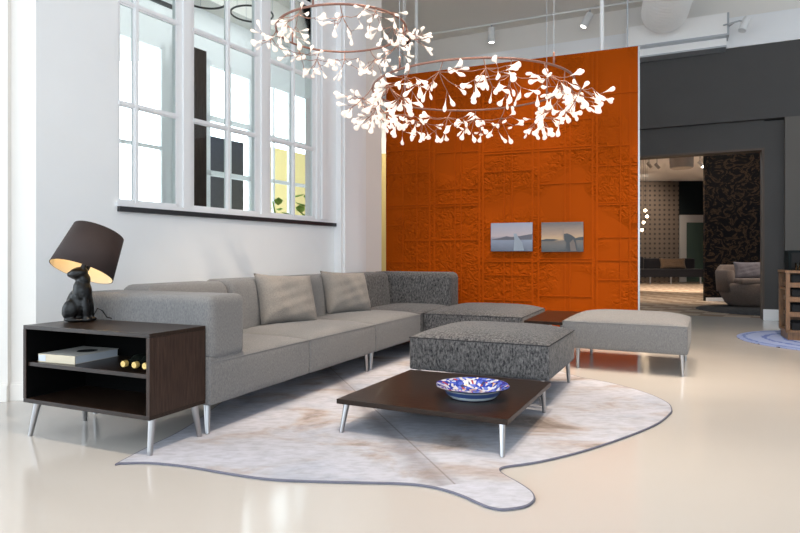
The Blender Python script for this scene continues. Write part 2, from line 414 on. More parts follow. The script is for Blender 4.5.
# window wall with openings
W = WIN.mat()
p_open = WIN.p(118.4); p_end = WIN.p(320); p_wall_end = WIN.p(366)
sill = 1.405; top = 4.66
bm = bmesh.new()
T = .22
bx(bm, 0, p_wall_end, 0, T, 0, sill - .005, W)
bx(bm, 0, p_open, 0, T, sill - .005, CH, W)
bx(bm, p_end, p_wall_end, 0, T, sill - .005, CH, W)
bx(bm, p_open, p_end, 0, T, top, CH, W)
obj('wall_left', bm, 'white_wall', kind='structure')
bm = bmesh.new(); bx(bm, p_open - .01, WIN.p(337), -.035, .005, sill - .045, sill - .005, W); obj('trim_1', bm, 'black_sill', kind='structure')
bm = bmesh.new(); bx(bm, p_open - .02, WIN.p(338), -.02, -.0005, sill - .004, sill + .03, W)
bx(bm, p_end - .01, p_end + .05, -.045, -.0005, sill + .03, CH - .02, W); bx(bm, p_end + .05, WIN.p(337), -.03, -.0005, sill + .03, CH - .02, W)
obj('trim_2', bm, 'trim_white', kind='structure')
# pilasters beyond the window
q0, q1, q2, q3 = WIN.p(342.5), WIN.p(364), WIN.p(371), WIN.p(381.5)
bm = bmesh.new(); bx(bm, WIN.p(341, -.1), WIN.p(362.5, -.1), -.10, -.001, 0, CH, W); bx(bm, WIN.p(345, -.12), WIN.p(359, -.12), -.12, -.10, .15, CH, W)
obj('trim_3', bm, 'trim_white', kind='structure')
bm = bmesh.new(); bx(bm, p_wall_end + .001, WIN.p(381.5, .02), .02, .5, 0, CH, W); obj('pillar', bm, 'pier_wall', kind='structure')
# pier facing the camera at the far left
bm = bmesh.new(); bx(bm, -6.5, -2.72, 4.16, 4.5, 0, CH); bx(bm, -2.72, -2.546, 4.196, 4.5, 0, CH); obj('wall_pier', bm, 'pier_wall', kind='structure')
bm = bmesh.new(); bx(bm, -6.5, -2.715, 4.14, 4.159, 0, .11); bx(bm, -2.719, -2.552, 4.176, 4.195, 0, .11); bx(bm, -6.5, -2.715, 4.15, 4.159, .11, .125); bx(bm, -2.719, -2.552, 4.186, 4.195, .11, .125); obj('baseboard_pier', bm, 'pier_wall', kind='structure')
bm = bmesh.new(); bx(bm, .02, WIN.p(341, -.1), -.016, -.001, 0, .11, W); obj('baseboard_left', bm, 'trim_white', kind='structure')
# windows 1..3
mx = [(118.4, 179), (193, 257.5), (270, 314.5)]
zr = [sill + .03, 2.22, 3.03, 3.84, top]
wide = [(179, 193), (257.5, 270), (314.5, 320.5)]
for i, (xa, xb) in enumerate(mx):
    w = empty('window_%d' % (i + 1), kind='structure')
    pa, pb = WIN.p(xa), WIN.p(xb)
    pc = WIN.p({0: 136.2, 1: 228.3, 2: 293.5}[i])
    bm = bmesh.new()
    bx(bm, pa, pa + .02, .01, .05, zr[0], top, W)
    bx(bm, pb - .03, pb, .0, .05, zr[0], top, W)
    bx(bm, pc - .024, pc + .024, .0, .03, zr[0], top, W)
    bx(bm, pc - .012, pc + .012, -.012, .0, zr[0], top, W)
    bx(bm, pa, pb, .0, .05, zr[0] - .03, zr[0] + .025, W)
    for z in zr[1:4]:
        bx(bm, pa, pb, .002, .028, z - .022, z + .022, W); bx(bm, pa, pb, -.010, .002, z - .012, z + .012, W)
    obj('window_frame', bm, 'trim_white', w)
    bm = bmesh.new(); bx(bm, pa + .01, pb - .01, .014, .018, zr[0], top, W); obj('window_pane', bm, 'glass', w)
    xa2, xb2 = wide[i]
    bm = bmesh.new(); p1, p2 = WIN.p(xa2), WIN.p(xb2)
    bx(bm, p1, p2, 0.0, .06, sill + .0, top, W); bx(bm, p1 + .25 * (p2 - p1), p1 + .75 * (p2 - p1), -.018, 0, sill + .03, top, W)
    obj('window_post', bm, 'trim_white', w)
# outer wall of the room behind the windows
D = 3.0
def op(x): return WIN.p(x, D)
def oz(x, y): return WIN.pz(x, y, D)[1]
head = 4.06
bm = bmesh.new()
bx(bm, -3, 12, D, D + .05, head, CH, W); bx(bm, -3, 12, D, D + .05, 0, .9, W)
bx(bm, -3, op(90), D, D + .05, .9, head, W)
bx(bm, op(164), op(193.5), D, D + .05, .9, head, W)
bx(bm, op(252.5), op(269), D, D + .05, .9, head, W)
bx(bm, op(317), 12, D, D + .05, .9, head, W)
obj('wall_outer', bm, 'trim_white', kind='structure')
bm = bmesh.new(); bx(bm, op(172.8), op(174.6), D - .06, D - .001, .0, head + .1, W); obj('trim_4', bm, 'black_sill', kind='structure')
bm = bmesh.new(); bx(bm, op(118), op(140.5), D - .02, D - .001, 4.60, 4.66, W); bx(bm, op(146), op(178), D - .02, D - .001, 4.60, 4.66, W)
obj('trim_5', bm, 'black_sill', kind='structure')
bm = bmesh.new(); bx(bm, -3, 12, D - .35, D - .001, 4.80, CH - .001, W); obj('beam', bm, 'ceiling', kind='structure')
for i, (x, Yr, r_) in enumerate(((252, 7.6, .26), (205, 6.9, .24))):
    pr = Vector(((x - HX) / F * Yr, Yr, 1 + (HY - (14 if i == 0 else 0)) * Yr / F)); bm = bmesh.new()
    tube(bm, [(r_ * math.cos(k * math.pi / 24), r_ * math.sin(k * math.pi / 24), 0) for k in range(48)], .012, 6, closed=True); tg = empty('ring_lamp', ['thin dark ring lamp under the ceiling behind the middle inner window, right one', 'thin dark ring lamp under the ceiling behind the middle inner window, left one'][i], 'ceiling lamp', 'ring lamps behind the windows', loc=pr)
    obj('ring', bm, 'matte_black', tg, smooth=True)
    for a_ in (0, 2.1, 4.2):
        bm = bmesh.new(); tube(bm, [(r_ * math.cos(a_), r_ * math.sin(a_), 0), (r_ * math.cos(a_), r_ * math.sin(a_), CH - pr.z)], .003, 5); obj('suspension_wire', bm, 'silver', tg)
w = empty('window_4', kind='structure'); bm = bmesh.new()
for a, c in ((161.5, 165),): bx(bm, op(a), op(c), D + .0, D + .05, .9, head, W)
bx(bm, op(90), op(164), D + .0, D + .05, head - .08, head, W); bx(bm, op(90), op(164), D + .0, D + .045, 2.53, 2.58, W)
obj('window_frame', bm, 'trim_white', w)
w = empty('window_5', kind='structure'); bm = bmesh.new()
for a, c in ((206, 210.5), (229, 231.5), (249.5, 252.5)): bx(bm, op(a), op(c), D + .0, D + .05, .9, head, W)
bx(bm, op(206), op(252), D + .0, D + .05, head - .08, head, W)
for yy in (119.5, 174):
    z = oz(218, yy); bx(bm, op(206), op(252), D + .0, D + .045, z - .04, z + .04, W)
obj('window_frame', bm, 'trim_white', w)
w = empty('window_6', kind='structure'); bm = bmesh.new()
for a, c in ((273.5, 275), (289, 293), (307.5, 309)): bx(bm, op(a), op(c), D + .0, D + .05, .9, head, W)
bx(bm, op(268), op(317), D + .0, D + .05, head - .08, head, W)
for yy in (139, 182):
    z = oz(280, yy); bx(bm, op(268), op(317), D + .0, D + .045, z - .03, z + .03, W)
obj('window_frame', bm, 'trim_white', w)
# brown drape standing before the outer wall
bm = bmesh.new(); pa, pb = WIN.p(190, D - .3), WIN.p(205.5, D - .3); n = 40
fr_ = []
for k in range(n + 1):
    p = pa + (pb - pa) * k / n; o_ = D - .3 + .05 * math.sin(k * 1.3)
    fr_.append((bm.verts.new(WIN.at(p, .02, o_)), bm.verts.new(WIN.at(p, 4.03, o_))))
for k in range(n): bm.faces.new((fr_[k][0], fr_[k + 1][0], fr_[k + 1][1], fr_[k][1]))
o = obj('curtain', bm, 'brown_drape', smooth=True); tag(o, 'dark brown floor-length curtain behind the middle inner window', 'curtain')
sm = o.modifiers.new('t', 'SOLIDIFY'); sm.thickness = .02
# slate block and yellow wall outside
D2 = 9.0
bm = bmesh.new()
zt = WIN.pz(225, 139, D2)[1]; bx(bm, WIN.p(190, D2), WIN.p(243.5, D2), D2, D2 + .3, -.5, zt, W)
o = obj('neighbouring_building', bm, 'slate'); tag(o, 'slate purple flat-topped building seen outside the middle window', 'building')
bm = bmesh.new(); zt = WIN.pz(285, 150, 7)[1]; bx(bm, WIN.p(262, 7), WIN.p(340, 7), 7, 7.3, -.5, zt, W)
o = obj('garden_wall', bm, 'yellow'); tag(o, 'yellow wall seen outside the right hand window', 'wall')
# rear yellow and white corner, seen in the slit beside the partition
bm = bmesh.new(); bx(bm, -1.2, .3, 12.2, 12.4, 0, 3.1); obj('wall_yellow', bm, 'yellow', kind='structure')
bm = bmesh.new(); bx(bm, -1.2, .3, 12.2, 12.4, 3.1, CH); obj('wall_rear', bm, 'white_wall', kind='structure')
bm = bmesh.new(); bx(bm, -.56, -.44, 9.4, 12.19, 0, CH); obj('wall_rear', bm, 'white_wall', kind='structure')
# plant in the window room
def plant():
    p = WIN.at(WIN.p(292, 2.3), 0, 2.3)
    t = empty('potted_plant', 'leafy green plant standing behind the right hand window', 'plant', loc=p)
    bm = bmesh.new(); lathe(bm, [(.001, 0), (.16, 0), (.2, .4), (.18, .4), (.17, .36), (.001, .36)], 20); obj('pot', bm, 'white_plastic', t, smooth=True, auto=40)
    bm = bmesh.new(); rnd = random.Random(4); stems = []
    for k in range(9):
        a = rnd.uniform(0, 6.28); h = rnd.uniform(1.2, 2.15); l = rnd.uniform(.1, .42)
        e = Vector((l * math.cos(a), l * math.sin(a), h)); tube(bm, [(0, 0, .34), e * .5 + Vector((0, 0, .2)), e], .012, 5); stems.append(e)
    obj('stem', bm, 'green', t)
    bm = bmesh.new()
    for e in stems:
        for k in range(9):
            c = e * rnd.uniform(.72, 1.0) + Vector((rnd.uniform(-.1, .1), rnd.uniform(-.1, .1), rnd.uniform(-.02, .1)))
            a = rnd.uniform(0, 6.28); d = Vector((math.cos(a), math.sin(a), rnd.uniform(-.3, .8))).normalized(); L = rnd.uniform(.2, .32); s = d.cross(Vector((0, 0, 1))).normalized() * L * .27
            n_ = s.cross(d).normalized() * .02
            pts = [c, c + d * L * .3 + s * .8, c + d * L * .65 + s, c + d * L, c + d * L * .65 - s, c + d * L * .3 - s * .8]
            mid = [c + d * L * .3 - n_, c + d * L * .65 - n_]
            v = [bm.verts.new(q) for q in pts]; mv = [bm.verts.new(q) for q in mid]
            bm.faces.new((v[0], v[1], mv[0])); bm.faces.new((v[1], v[2], mv[1], mv[0])); bm.faces.new((v[2], v[3], mv[1]))
            bm.faces.new((v[3], v[4], mv[1])); bm.faces.new((v[4], v[5], mv[0], mv[1])); bm.faces.new((v[5], v[0], mv[0]))
    o = obj('foliage', bm, 'green', t); 
plant()
# ------------------------------------------------------------------ orange partition
OM = ORP.mat()
part = empty('wall_partition', kind='structure')
zL, zR = ORP.pz(386, 77)[1], ORP.pz(638, 45.8)[1]
bm = bmesh.new()
v = [bm.verts.new(OM @ Vector(q)) for q in ((0, 0, 0), (pL, 0, 0), (pL, 0, zL), (0, 0, zR), (0, -.16, 0), (pL, -.16, 0), (pL, -.16, zL), (0, -.16, zR))]
# n of ORP points towards the camera side?
for f in ((0, 1, 2, 3), (4, 7, 6, 5), (0, 3, 7, 4), (1, 5, 6, 2), (3, 2, 6, 7), (0, 4, 5, 1)): bm.faces.new([v[i] for i in f])
NS = 1 if (Vector((0, 0)) - ORP.o).dot(ORP.n) > 0 else -1
bm.free(); bm = bmesh.new()
ya, yb = (0, -.16 * NS)
v = [bm.verts.new(OM @ Vector(q)) for q in ((0, ya, 0), (pL, ya, 0), (pL, ya, zL), (0, ya, zR), (0, yb, 0), (pL, yb, 0), (pL, yb, zL), (0, yb, zR))]
for f in ((0, 1, 2, 3), (4, 7, 6, 5), (0, 3, 7, 4), (1, 5, 6, 2), (3, 2, 6, 7), (0, 4, 5, 1)): bm.faces.new([v[i] for i in f])
obj('wall_panel', bm, 'orange', part)
segs = []
def V_(x, ya, yb, w=.022): segs.append(('v', x, ya, yb, w))
def H_(y, xa, xb, w=.022): segs.append(('h', y, xa, xb, w))
for x in (429.7, 434.4, 479.4, 483.1, 532.5, 538.5, 592.5, 597): V_(x, 60, 322)
for x in (417, 455, 461, 504, 512, 565, 570, 620.5, 630, 403): V_(x, 75 if x > 500 else 110, 316, .014)
for y, a, c in ((207.3, 387, 429), (205.8, 435, 479), (262, 387, 429), (151, 484, 592), (148.6, 484, 592), (202.4, 598, 637), (204.4, 598, 637),
                (259.2, 484, 532), (258.8, 539, 592), (261.2, 484, 592), (204, 387, 479), (150, 387, 429), (152, 435, 479), (145.5, 598, 630), (97, 484, 592), (99, 387, 479), (93, 598, 637),
                (225, 387, 403), (240, 403, 479), (189, 434, 479), (171, 484, 532), (183, 539, 592), (275, 484, 532), (296, 539, 592), (279.7, 598, 637), (260, 598, 637), (300, 484, 532),
                (165, 598, 637), (120, 539, 592), (124, 484, 532), (124, 387, 429), (173, 387, 429), (237, 598, 637), (302, 434, 479), (285, 387, 434)):
    H_(y, a, c, .018 if abs(c - a) > 60 else .014)
bm = bmesh.new()
h_ = .010 * NS
for s in segs:
    if s[0] == 'v':
        p = ORP.p(s[1]); z0 = max(.02, ORP.pz(s[1], s[3])[1]); z1 = min(zR - .1, ORP.pz(s[1], s[2])[1])
        if s[2] <= 60: z1 = zR + (zL - zR) * p / pL - .03; z0 = .02
        bx(bm, p - s[4] / 2, p + s[4] / 2, min(0, h_), max(0, h_), z0, z1, OM)
    else:
        pa, pb = sorted((ORP.p(s[2]), ORP.p(s[3]))); z = ORP.pz((s[2] + s[3]) / 2, s[1])[1]
        bx(bm, pa, pb, min(0, h_), max(0, h_), z - s[4] / 2, z + s[4] / 2, OM)
bmesh.ops.recalc_face_normals(bm, faces=bm.faces[:])
obj('relief_moulding', bm, 'orange_trim', part)
bm = bmesh.new(); bx(bm, -.02, -.0005, min(yb, .004 * NS), max(yb, .004 * NS), 0, zR + .0, OM); obj('edge_strip', bm, 'silver', part)
# poles carrying the partition from the ceiling
def pole(x, yb_, off, z0, rad, label, mat='white_plastic'):
    p = ORP.p(x, off) ; q = ORP.at(p, 0, off)
    bm = bmesh.new(); tube(bm, [(q.x, q.y, z0), (q.x, q.y, CH)], rad, 14); lathe(bm, [(rad, CH - .04), (rad * 2.2, CH - .04), (rad * 2.2, CH - .001), (rad, CH - .001)], 16, (q.x, q.y))
    o = obj('ceiling_pole', bm, mat, smooth=True, auto=40); tag(o, label, 'pole')
pole(602, 50, -.08 * NS, zR - .02, .024, 'white vertical pole rising from the top of the orange partition')
pole(627.5, 46, -.08 * NS, zR - .0, .010, 'thin grey rod rising from the orange partition near its right end', 'silver')
q = fl(416.5, 258); Yp = 9.6
bm = bmesh.new(); tube(bm, [((416.5 - 400) / F * Yp, Yp, 0), ((416.5 - 400) / F * Yp, Yp, CH)], .026, 14); o = obj('ceiling_pole', bm, 'white_plastic', smooth=True, auto=40)
tag(o, 'white pole behind the left half of the orange partition, near the two chandeliers', 'pole')
# pictures
def picture(x0, y0, x1, y1, label, stops, kind):
    pa, pb = ORP.p(x0), ORP.p(x1); z1 = ORP.pz((x0 + x1) / 2, y0)[1]; z0 = ORP.pz((x0 + x1) / 2, y1)[1]
    t = empty('picture', label, 'picture', 'two small landscape photographs on the orange partition', loc=ORP.at((pa + pb) / 2, z0, .02 * NS))
    t.rotation_euler = (0, 0, math.atan2(-ORP.d.y, -ORP.d.x)); w_ = abs(pa - pb) / 2; h = z1 - z0
    # local x to the right, local -y towards the viewer
    box_obj('backing_panel', (-w_, w_, -.02, .0095, 0, h), 'matte_black', t)
    mt, nt, b = new_mat('print'); tcn = nt.nodes.new('ShaderNodeTexCoord'); sp = nt.nodes.new('ShaderNodeSeparateXYZ'); nt.links.new(tcn.outputs['Object'], sp.inputs[0])
    mr = nt.nodes.new('ShaderNodeMath'); mr.operation = 'DIVIDE'; mr.inputs[1].default_value = h; nt.links.new(sp.outputs[2], mr.inputs[0])
    ns = nt.nodes.new('ShaderNodeTexNoise'); ns.inputs['Scale'].default_value = 14; mp_ = nt.nodes.new('ShaderNodeMapping'); mp_.inputs['Scale'].default_value = (1, 1, 4)
    nt.links.new(tcn.outputs['Object'], mp_.inputs[0]); nt.links.new(mp_.outputs[0], ns.inputs['Vector'])
    ma = nt.nodes.new('ShaderNodeMath'); ma.operation = 'MULTIPLY_ADD'; ma.inputs[1].default_value = .10; nt.links.new(ns.outputs['Fac'], ma.inputs[0]); nt.links.new(mr.outputs[0], ma.inputs[2])
    rp = nt.nodes.new('ShaderNodeValToRGB'); cr = rp.color_ramp
    while len(cr.elements) < len(stops): cr.elements.new(.5)
    for e, (p_, c_) in zip(cr.elements, stops): e.position = min(1, p_ + .05); e.color = (*c_, 1)
    nt.links.new(ma.outputs[0], rp.inputs[0]); nt.links.new(rp.outputs[0], b.inputs['Base Color']); b.inputs['Roughness'].default_value = .25
    M['_p'] = mt; M['_pd'] = pm('print_dark', (.012, .011, .012) if kind else (.06, .055, .08), .3); M['_pf'] = pm('print_fig', (.10, .07, .055) if kind else (.20, .24, .30), .3)
    box_obj('print', (-w_, w_, -.022, -.0202, 0, h), '_p', t)
    bm = bmesh.new()
    def poly(pts, yy=-.0228):
        vs = [bm.verts.new((-w_ + 2 * w_ * a, yy, h * c_)) for a, c_ in pts]; bm.faces.new(vs)
    if kind:
        poly([(0, .40), (0, .36), (.3, .37), (.42, .40), (.30, .43), (.12, .44)]); obj('printed_hill', bm, '_pd', t); bm = bmesh.new(); poly([(.66, .38), (1, .38), (1, .50), (.9, .49), (.8, .45)])
        obj('printed_hill', bm, '_pd', t); bm = bmesh.new()
        poly([(.58, .02), (.88, .02), (.84, .25), (.80, .48), (.72, .56), (.62, .62), (.54, .60), (.55, .40), (.60, .30)], -.0236); obj('printed_figure', bm, '_pd', t)
        bm = bmesh.new(); poly([(.70, .02), (.84, .02), (.80, .3), (.76, .42), (.68, .30)], -.0242); obj('printed_coat', bm, '_pf', t); bm = bmesh.new(); poly([(.52, .42), (.535, .42), (.53, .9), (.525, .9)], -.0242); obj('printed_mast', bm, '_pf', t)
    else:
        poly([(.02, .42), (.02, .40), (.98, .40), (1, .60), (.9, .58), (.7, .53), (.5, .50), (.38, .53), (.25, .48)]); obj('printed_hill', bm, '_pd', t)
        bm = bmesh.new(); poly([(.55, .02), (.80, .02), (.76, .3), (.66, .5), (.62, .62), (.55, .62), (.57, .4)], -.0236); obj('printed_figure', bm, '_pf', t)
picture(491.6, 223, 533, 251.3, 'left of the two landscape pictures on the orange wall, with a pale blue sky', [(0, (.07, .08, .12)), (.38, (.17, .20, .28)), (.45, (.22, .20, .25)), (.55, (.36, .30, .32)), (1, (.25, .26, .34))], 0)
picture(541.8, 222.3, 583.6, 251.8, 'right of the two landscape pictures on the orange wall, with dusky brown sky', [(0, (.02, .018, .018)), (.22, (.07, .06, .05)), (.36, (.10, .07, .05)), (.44, (.42, .27, .13)), (.6, (.28, .18, .11)), (1, (.09, .065, .06))], 1)
# ------------------------------------------------------------------ grey wall with doorway
G = GR.mat(); GS = 1 if (Vector((0, 0)) - GR.o).dot(GR.n) > 0 else -1
def gx(bm, pa, pb, ya, yb, za, zb):
    bx(bm, min(pa, pb), max(pa, pb), min(ya, yb) , max(ya, yb), za, zb, G)
gj = GR.p(764.5); ge = GR.p(784)
bm = bmesh.new()
gx(bm, gj, ge, 0, -.25 * GS, 0, 3.16); gx(bm, gj, 7.2, 0, -.25 * GS, 2.74, 3.18)
gx(bm, 4.2, 7.2, 0, -.25 * GS, 0, 2.74)
obj('wall_grey', bm, 'grey_wall', kind='structure')
bm = bmesh.new(); gx(bm, ge - 6, 7.2, .10 * GS, -.25 * GS, 3.181, 4.36); obj('wall_upper', bm, 'grey_wall', kind='structure')
bm = bmesh.new(); gx(bm, ge, ge - 6, .10 * GS, -.25 * GS, 0, 3.18); obj('wall_right', bm, 'grey_light', kind='structure')
bm = bmesh.new(); gx(bm, ge - 6, 7.2, .12 * GS, -.25 * GS, 4.361, 4.84); obj('wall_band', bm, 'beam', kind='structure')
bm = bmesh.new(); gx(bm, ge - 6, 7.2, .0 * GS, -.25 * GS, 4.841, CH); obj('wall_band', bm, 'ceiling', kind='structure')
bm = bmesh.new(); gx(bm, gj + .001, gj + .03, .012 * GS, -.26 * GS, 0, 2.735); gx(bm, gj + .001, 4.2, .012 * GS, -.26 * GS, 2.705, 2.738); obj('trim_6', bm, pm and 'door_trim', kind='structure')
bm = bmesh.new(); gx(bm, gj, ge + .001, .001 * GS, .02 * GS, 0, .17); gx(bm, gj, gj - .0 + .02, .02 * GS, -.25 * GS, 0, .17); obj('baseboard_right', bm, 'trim_white', kind='structure')
bm = bmesh.new(); gx(bm, ge - .001, ge - 6, .101 * GS, .12 * GS, 0, .17); obj('baseboard_right', bm, 'trim_white', kind='structure')
# back room shell
Yb = 24.0
def bxp(x): return (x - HX) / F * Yb
bm = bmesh.new(); bx(bm, 2, bxp(679), Yb, Yb + .2, 0, 4.04); 
M['pattern'] = ramp_mat('patterned_paper', [(0, (.012, .010, .012)), (.30, (.015, .012, .012)), (.36, (.085, .065, .052)), (1, (.10, .078, .062))], 5.2, .8, (1, .01, 1), tex='vor')
M['pattern'].node_tree.nodes['Voronoi Texture'].inputs['Randomness'].default_value = 0
obj('wall_back', bm, 'pattern', kind='structure')
bm = bmesh.new(); zz = 1 + (257 - 215) * Yb / F; bx(bm, bxp(679), 17, Yb, Yb + .2, zz, 4.04); bx(bm, bxp(712), 17, Yb, Yb + .2, 0, zz); obj('wall_back', bm, 'teal_wall', kind='structure')
dr = empty('door_1', kind='structure')
bm = bmesh.new(); bx(bm, bxp(679.5), bxp(686), Yb - .05, Yb + .1, 0, zz); bx(bm, bxp(686), bxp(712), Yb - .05, Yb + .1, zz - .3, zz); bx(bm, bxp(704.5), bxp(712), Yb - .05, Yb + .1, 0, zz - .3); obj('door_frame', bm, 'door_frame', dr)
bm = bmesh.new(); bx(bm, bxp(686), bxp(704.5), Yb, Yb + .05, 0, zz - .3); obj('door_panel', bm, 'door_glass', dr)
Yd = 13.6
M['dark_pattern'] = ramp_mat('black_bronze_paper', [(.42, (.003, .003, .005)), (.52, (.008, .006, .006)), (.58, (.06, .036, .02)), (.66, (.012, .008, .006))], 2.6, .6, (1.3, 1, 1.8), dist=3.5)
bm = bmesh.new(); bx(bm, (705 - HX) / F * Yd, 10.5, Yd, Yd + .08, 0, 4.04); M['dark_pattern'].node_tree.nodes['Principled BSDF'].inputs['Specular IOR Level'].default_value = .1
obj('wall_divider', bm, 'dark_pattern', kind='structure')
bm = bmesh.new(); bx(bm, (705 - HX) / F * Yd + .02, 10.5, Yd - .02, Yd - .001, 0, .08); obj('baseboard_divider', bm, 'trim_white', kind='structure')
bm = bmesh.new(); bx(bm, 16.8, 17, 11, 24.2, 0, CH); bx(bm, 1, 1.2, 12.6, 24.2, 0, CH); obj('wall_side', bm, 'grey_wall', kind='structure')
# ------------------------------------------------------------------ ceiling services
spec = [(492, 9.6, 0, 'white cylinder spotlight on the ceiling track above the left picture'), (586, 9.2, 1, 'tilted white spotlight on the ceiling track left of the white pole')]
bm = bmesh.new()
ta, tb = Vector((bxp(0), 0, 0)), None
def ceil_pt(x, y, z=5.28):
    Y = (z - 1) * F / (HY - y); return Vector(((x - HX) / F * Y, Y, z))
a, c = ceil_pt(400, 39), ceil_pt(700, -9)
tube(bm, [a, c], .018, 6); o = obj('light_track', bm, 'white_plastic'); tag(o, 'thin white lighting track running along the ceiling behind the partition', 'track')
def spot(x, y0, y1, tilt, label, mat='white_plastic', lit=True):
    tt = (x - 400) / 300.0
    p = a.lerp(c, 0.5)
    # point of the track on the sight line column x
    r = (x - HX) / F; k = (a.y * r - a.x) / ((c - a).x - (c - a).y * r); p = a + (c - a) * k
    zt = 1 + (HY - y0) * p.y / F; zb = 1 + (HY - y1) * p.y / F; L = zt - zb
    t = empty('spotlight', label, 'spotlight', 'track spotlights', loc=(p.x, p.y, zt))
    bm = bmesh.new(); tube(bm, [(0, 0, 0), (0, 0, p.z - zt)], .012, 8); obj('stem', bm, 'silver', t, smooth=True)
    rt = Matrix.Rotation(tilt, 4, 'Y')
    bm = bmesh.new(); lathe(bm, [(.001, 0), (.06, 0), (.065, -.02), (.065, -L + .02), (.05, -L + .01)], 20, mat=rt); obj('lamp_housing', bm, mat, t, smooth=True, auto=40)
    bm = bmesh.new(); lathe(bm, [(.001, -L + .012), (.05, -L + .012)], 20, mat=rt); obj('lamp_face', bm, 'led' if lit else 'matte_black', t)
spot(491.5, 28, 43, 0, 'upright white cylinder spotlight on the track over the partition')
spot(590, 14, 29, R(28), 'tilted white cylinder spotlight on the track beside the white pole')
spot(408, 38, 50, R(15), 'black spotlight on the track between the two chandeliers', 'matte_black', False)
# supply duct
t = empty('air_duct', 'white corrugated flexible air duct with its outlet box near the grey wall', 'air duct', loc=(4.1, 9.2, 4.5))
Y0 = 9.0
def dp(x, y, Y): return Vector(((x - HX) / F * Y, Y, 1 + (HY - y) * Y / F)) - Vector((4.1, 9.2, 4.5))
bm = bmesh.new(); pts = []; rad = []
P0, P1 = Vector((4.17, 9.45, 4.87)), Vector((3.30, 6.9, 4.90))
for k in range(161):
    s = k / 160; pts.append(P0.lerp(P1, s) - Vector((4.1, 9.2, 4.5))); rad.append(.325 + .028 * math.sin(k * math.pi / 3))
tube(bm, pts, rad, 28); obj('flexible_hose', bm, 'duct', t, smooth=True)
bm = bmesh.new(); m_ = Matrix.Translation(-Vector((4.1, 9.2, 4.5))) @ GR.mat()
g_a, g_b = GR.p(727, .5 * GS), GR.p(626, .5 * GS)
def gb(bm, a, b_, c_, d_, e_, f_): bx(bm, min(a, b_), max(a, b_), min(c_, d_), max(c_, d_), e_, f_, m_)
gb(bm, g_a, g_b, .14 * GS, .5 * GS, 4.47, 4.80); obj('outlet_box', bm, 'duct', t)
bm = bmesh.new(); gb(bm, g_a - .01, g_b, .13 * GS, .52 * GS, 4.44, 4.469); gb(bm, g_a, g_b, .13 * GS, .4 * GS, 4.30, 4.325); gb(bm, g_a - .03, g_a - .001, .2 * GS, .5 * GS, 4.45, 4.8); obj('flange', bm, 'silver', t)
bm = bmesh.new(); gb(bm, g_a, g_b, .13 * GS, .40 * GS, 4.326, 4.439); obj('diffuser', bm, 'duct', t)
Yw = 9.15; t = empty('wall_spotlight', 'small white bracket spotlight beside the air duct outlet box', 'spotlight', loc=((736 - HX) / F * Yw, Yw, 1 + (HY - 24) * Yw / F))
bm = bmesh.new(); tube(bm, [(-.14, .1, .02), (-.05, .05, .03), (.06, 0, .05), (.13, -.02, .02)], .012, 6); tube(bm, [(0, .03, .04), (0, .28, .04)], .01, 6); obj('bracket', bm, 'silver', t, smooth=True)
bm = bmesh.new(); tube(bm, [(.16, -.02, .08), (.06, -.05, -.12)], .055, 14); obj('lamp_housing', bm, 'white_plastic', t, smooth=True, auto=40)
# ------------------------------------------------------------------ rug
def curve_pts(ps, n=6):
    out = []
    N = len(ps)
    for i in range(N):
        p0, p1, p2, p3 = ps[i - 1], ps[i], ps[(i + 1) % N], ps[(i + 2) % N]
        for k in range(n):
            t = k / n
            out.append(.5 * ((2 * p1) + (-p0 + p2) * t + (2 * p0 - 5 * p1 + 4 * p2 - p3) * t * t + (-p0 + 3 * p1 - 3 * p2 + p3) * t ** 3))
    return out
rp = [(119, 464.5), (121, 464.9), (150, 464.5), (186, 468), (230, 475.5), (274, 481.3), (340, 483.8), (400, 485.2), (431, 488.5), (458, 496), (483, 507), (494, 510.3), (505, 511.3), (524, 508.5), (532, 504), (534, 500), (531, 494), (520, 486), (506, 478), (500, 473.5), (500.5, 470.2), (508, 468), (540, 463.2), (585, 452), (630, 436.7), (657, 425), (669, 415.5), (671.5, 411), (667, 404), (648, 395), (619, 386.3), (594, 381), (576, 377.5), (540, 366), (500, 352), (450, 345), (390, 343), (330, 347), (270, 366), (240, 390), (190, 427), (150, 448)]
P = curve_pts([fl(x, y) for x, y in rp], 5)
def mesh_poly(pts, z0, z1, bm):
    lo = [bm.verts.new((p.x, p.y, z0)) for p in pts]; hi = [bm.verts.new((p.x, p.y, z1)) for p in pts]
    f = bm.faces.new(hi); bm.faces.new(lo[::-1])
    for i in range(len(pts)): bm.faces.new((lo[i], lo[(i + 1) % len(pts)], hi[(i + 1) % len(pts)], hi[i]))
    return f
rug = None
from mathutils.geometry import tessellate_polygon
bm = bmesh.new(); lo = [bm.verts.new((p.x, p.y, .001)) for p in P]; hi = [bm.verts.new((p.x, p.y, .012)) for p in P]
for tri in tessellate_polygon([[Vector((p.x, p.y, 0)) for p in P]]):
    bm.faces.new([hi[i] for i in tri]); bm.faces.new([lo[i] for i in reversed(tri)])
for i in range(len(P)): bm.faces.new((lo[i], lo[(i + 1) % len(P)], hi[(i + 1) % len(P)], hi[i]))
rug = obj('rug', bm, 'rug'); tag(rug, 'large wing-shaped rug printed in pale lavender and beige under the sofa and pouf', 'rug')
bm = bmesh.new(); tube(bm, [Vector((p.x, p.y, .0075)) for p in P], .0055, 8, closed=True); obj('edge_binding', bm, 'rug_edge', rug, smooth=True)
# ------------------------------------------------------------------ sofa
O = Vector((-1.076, 3.352, 0)); RZ = math.atan2(-.408, .913)
Z0 = .012
def leg_set(t, pts, zt, **k):
    for x, y, sx_, sy_ in pts: leg(t, x, y, zt, (sx_, sy_), **k)
ZB, ZS = .175, .415
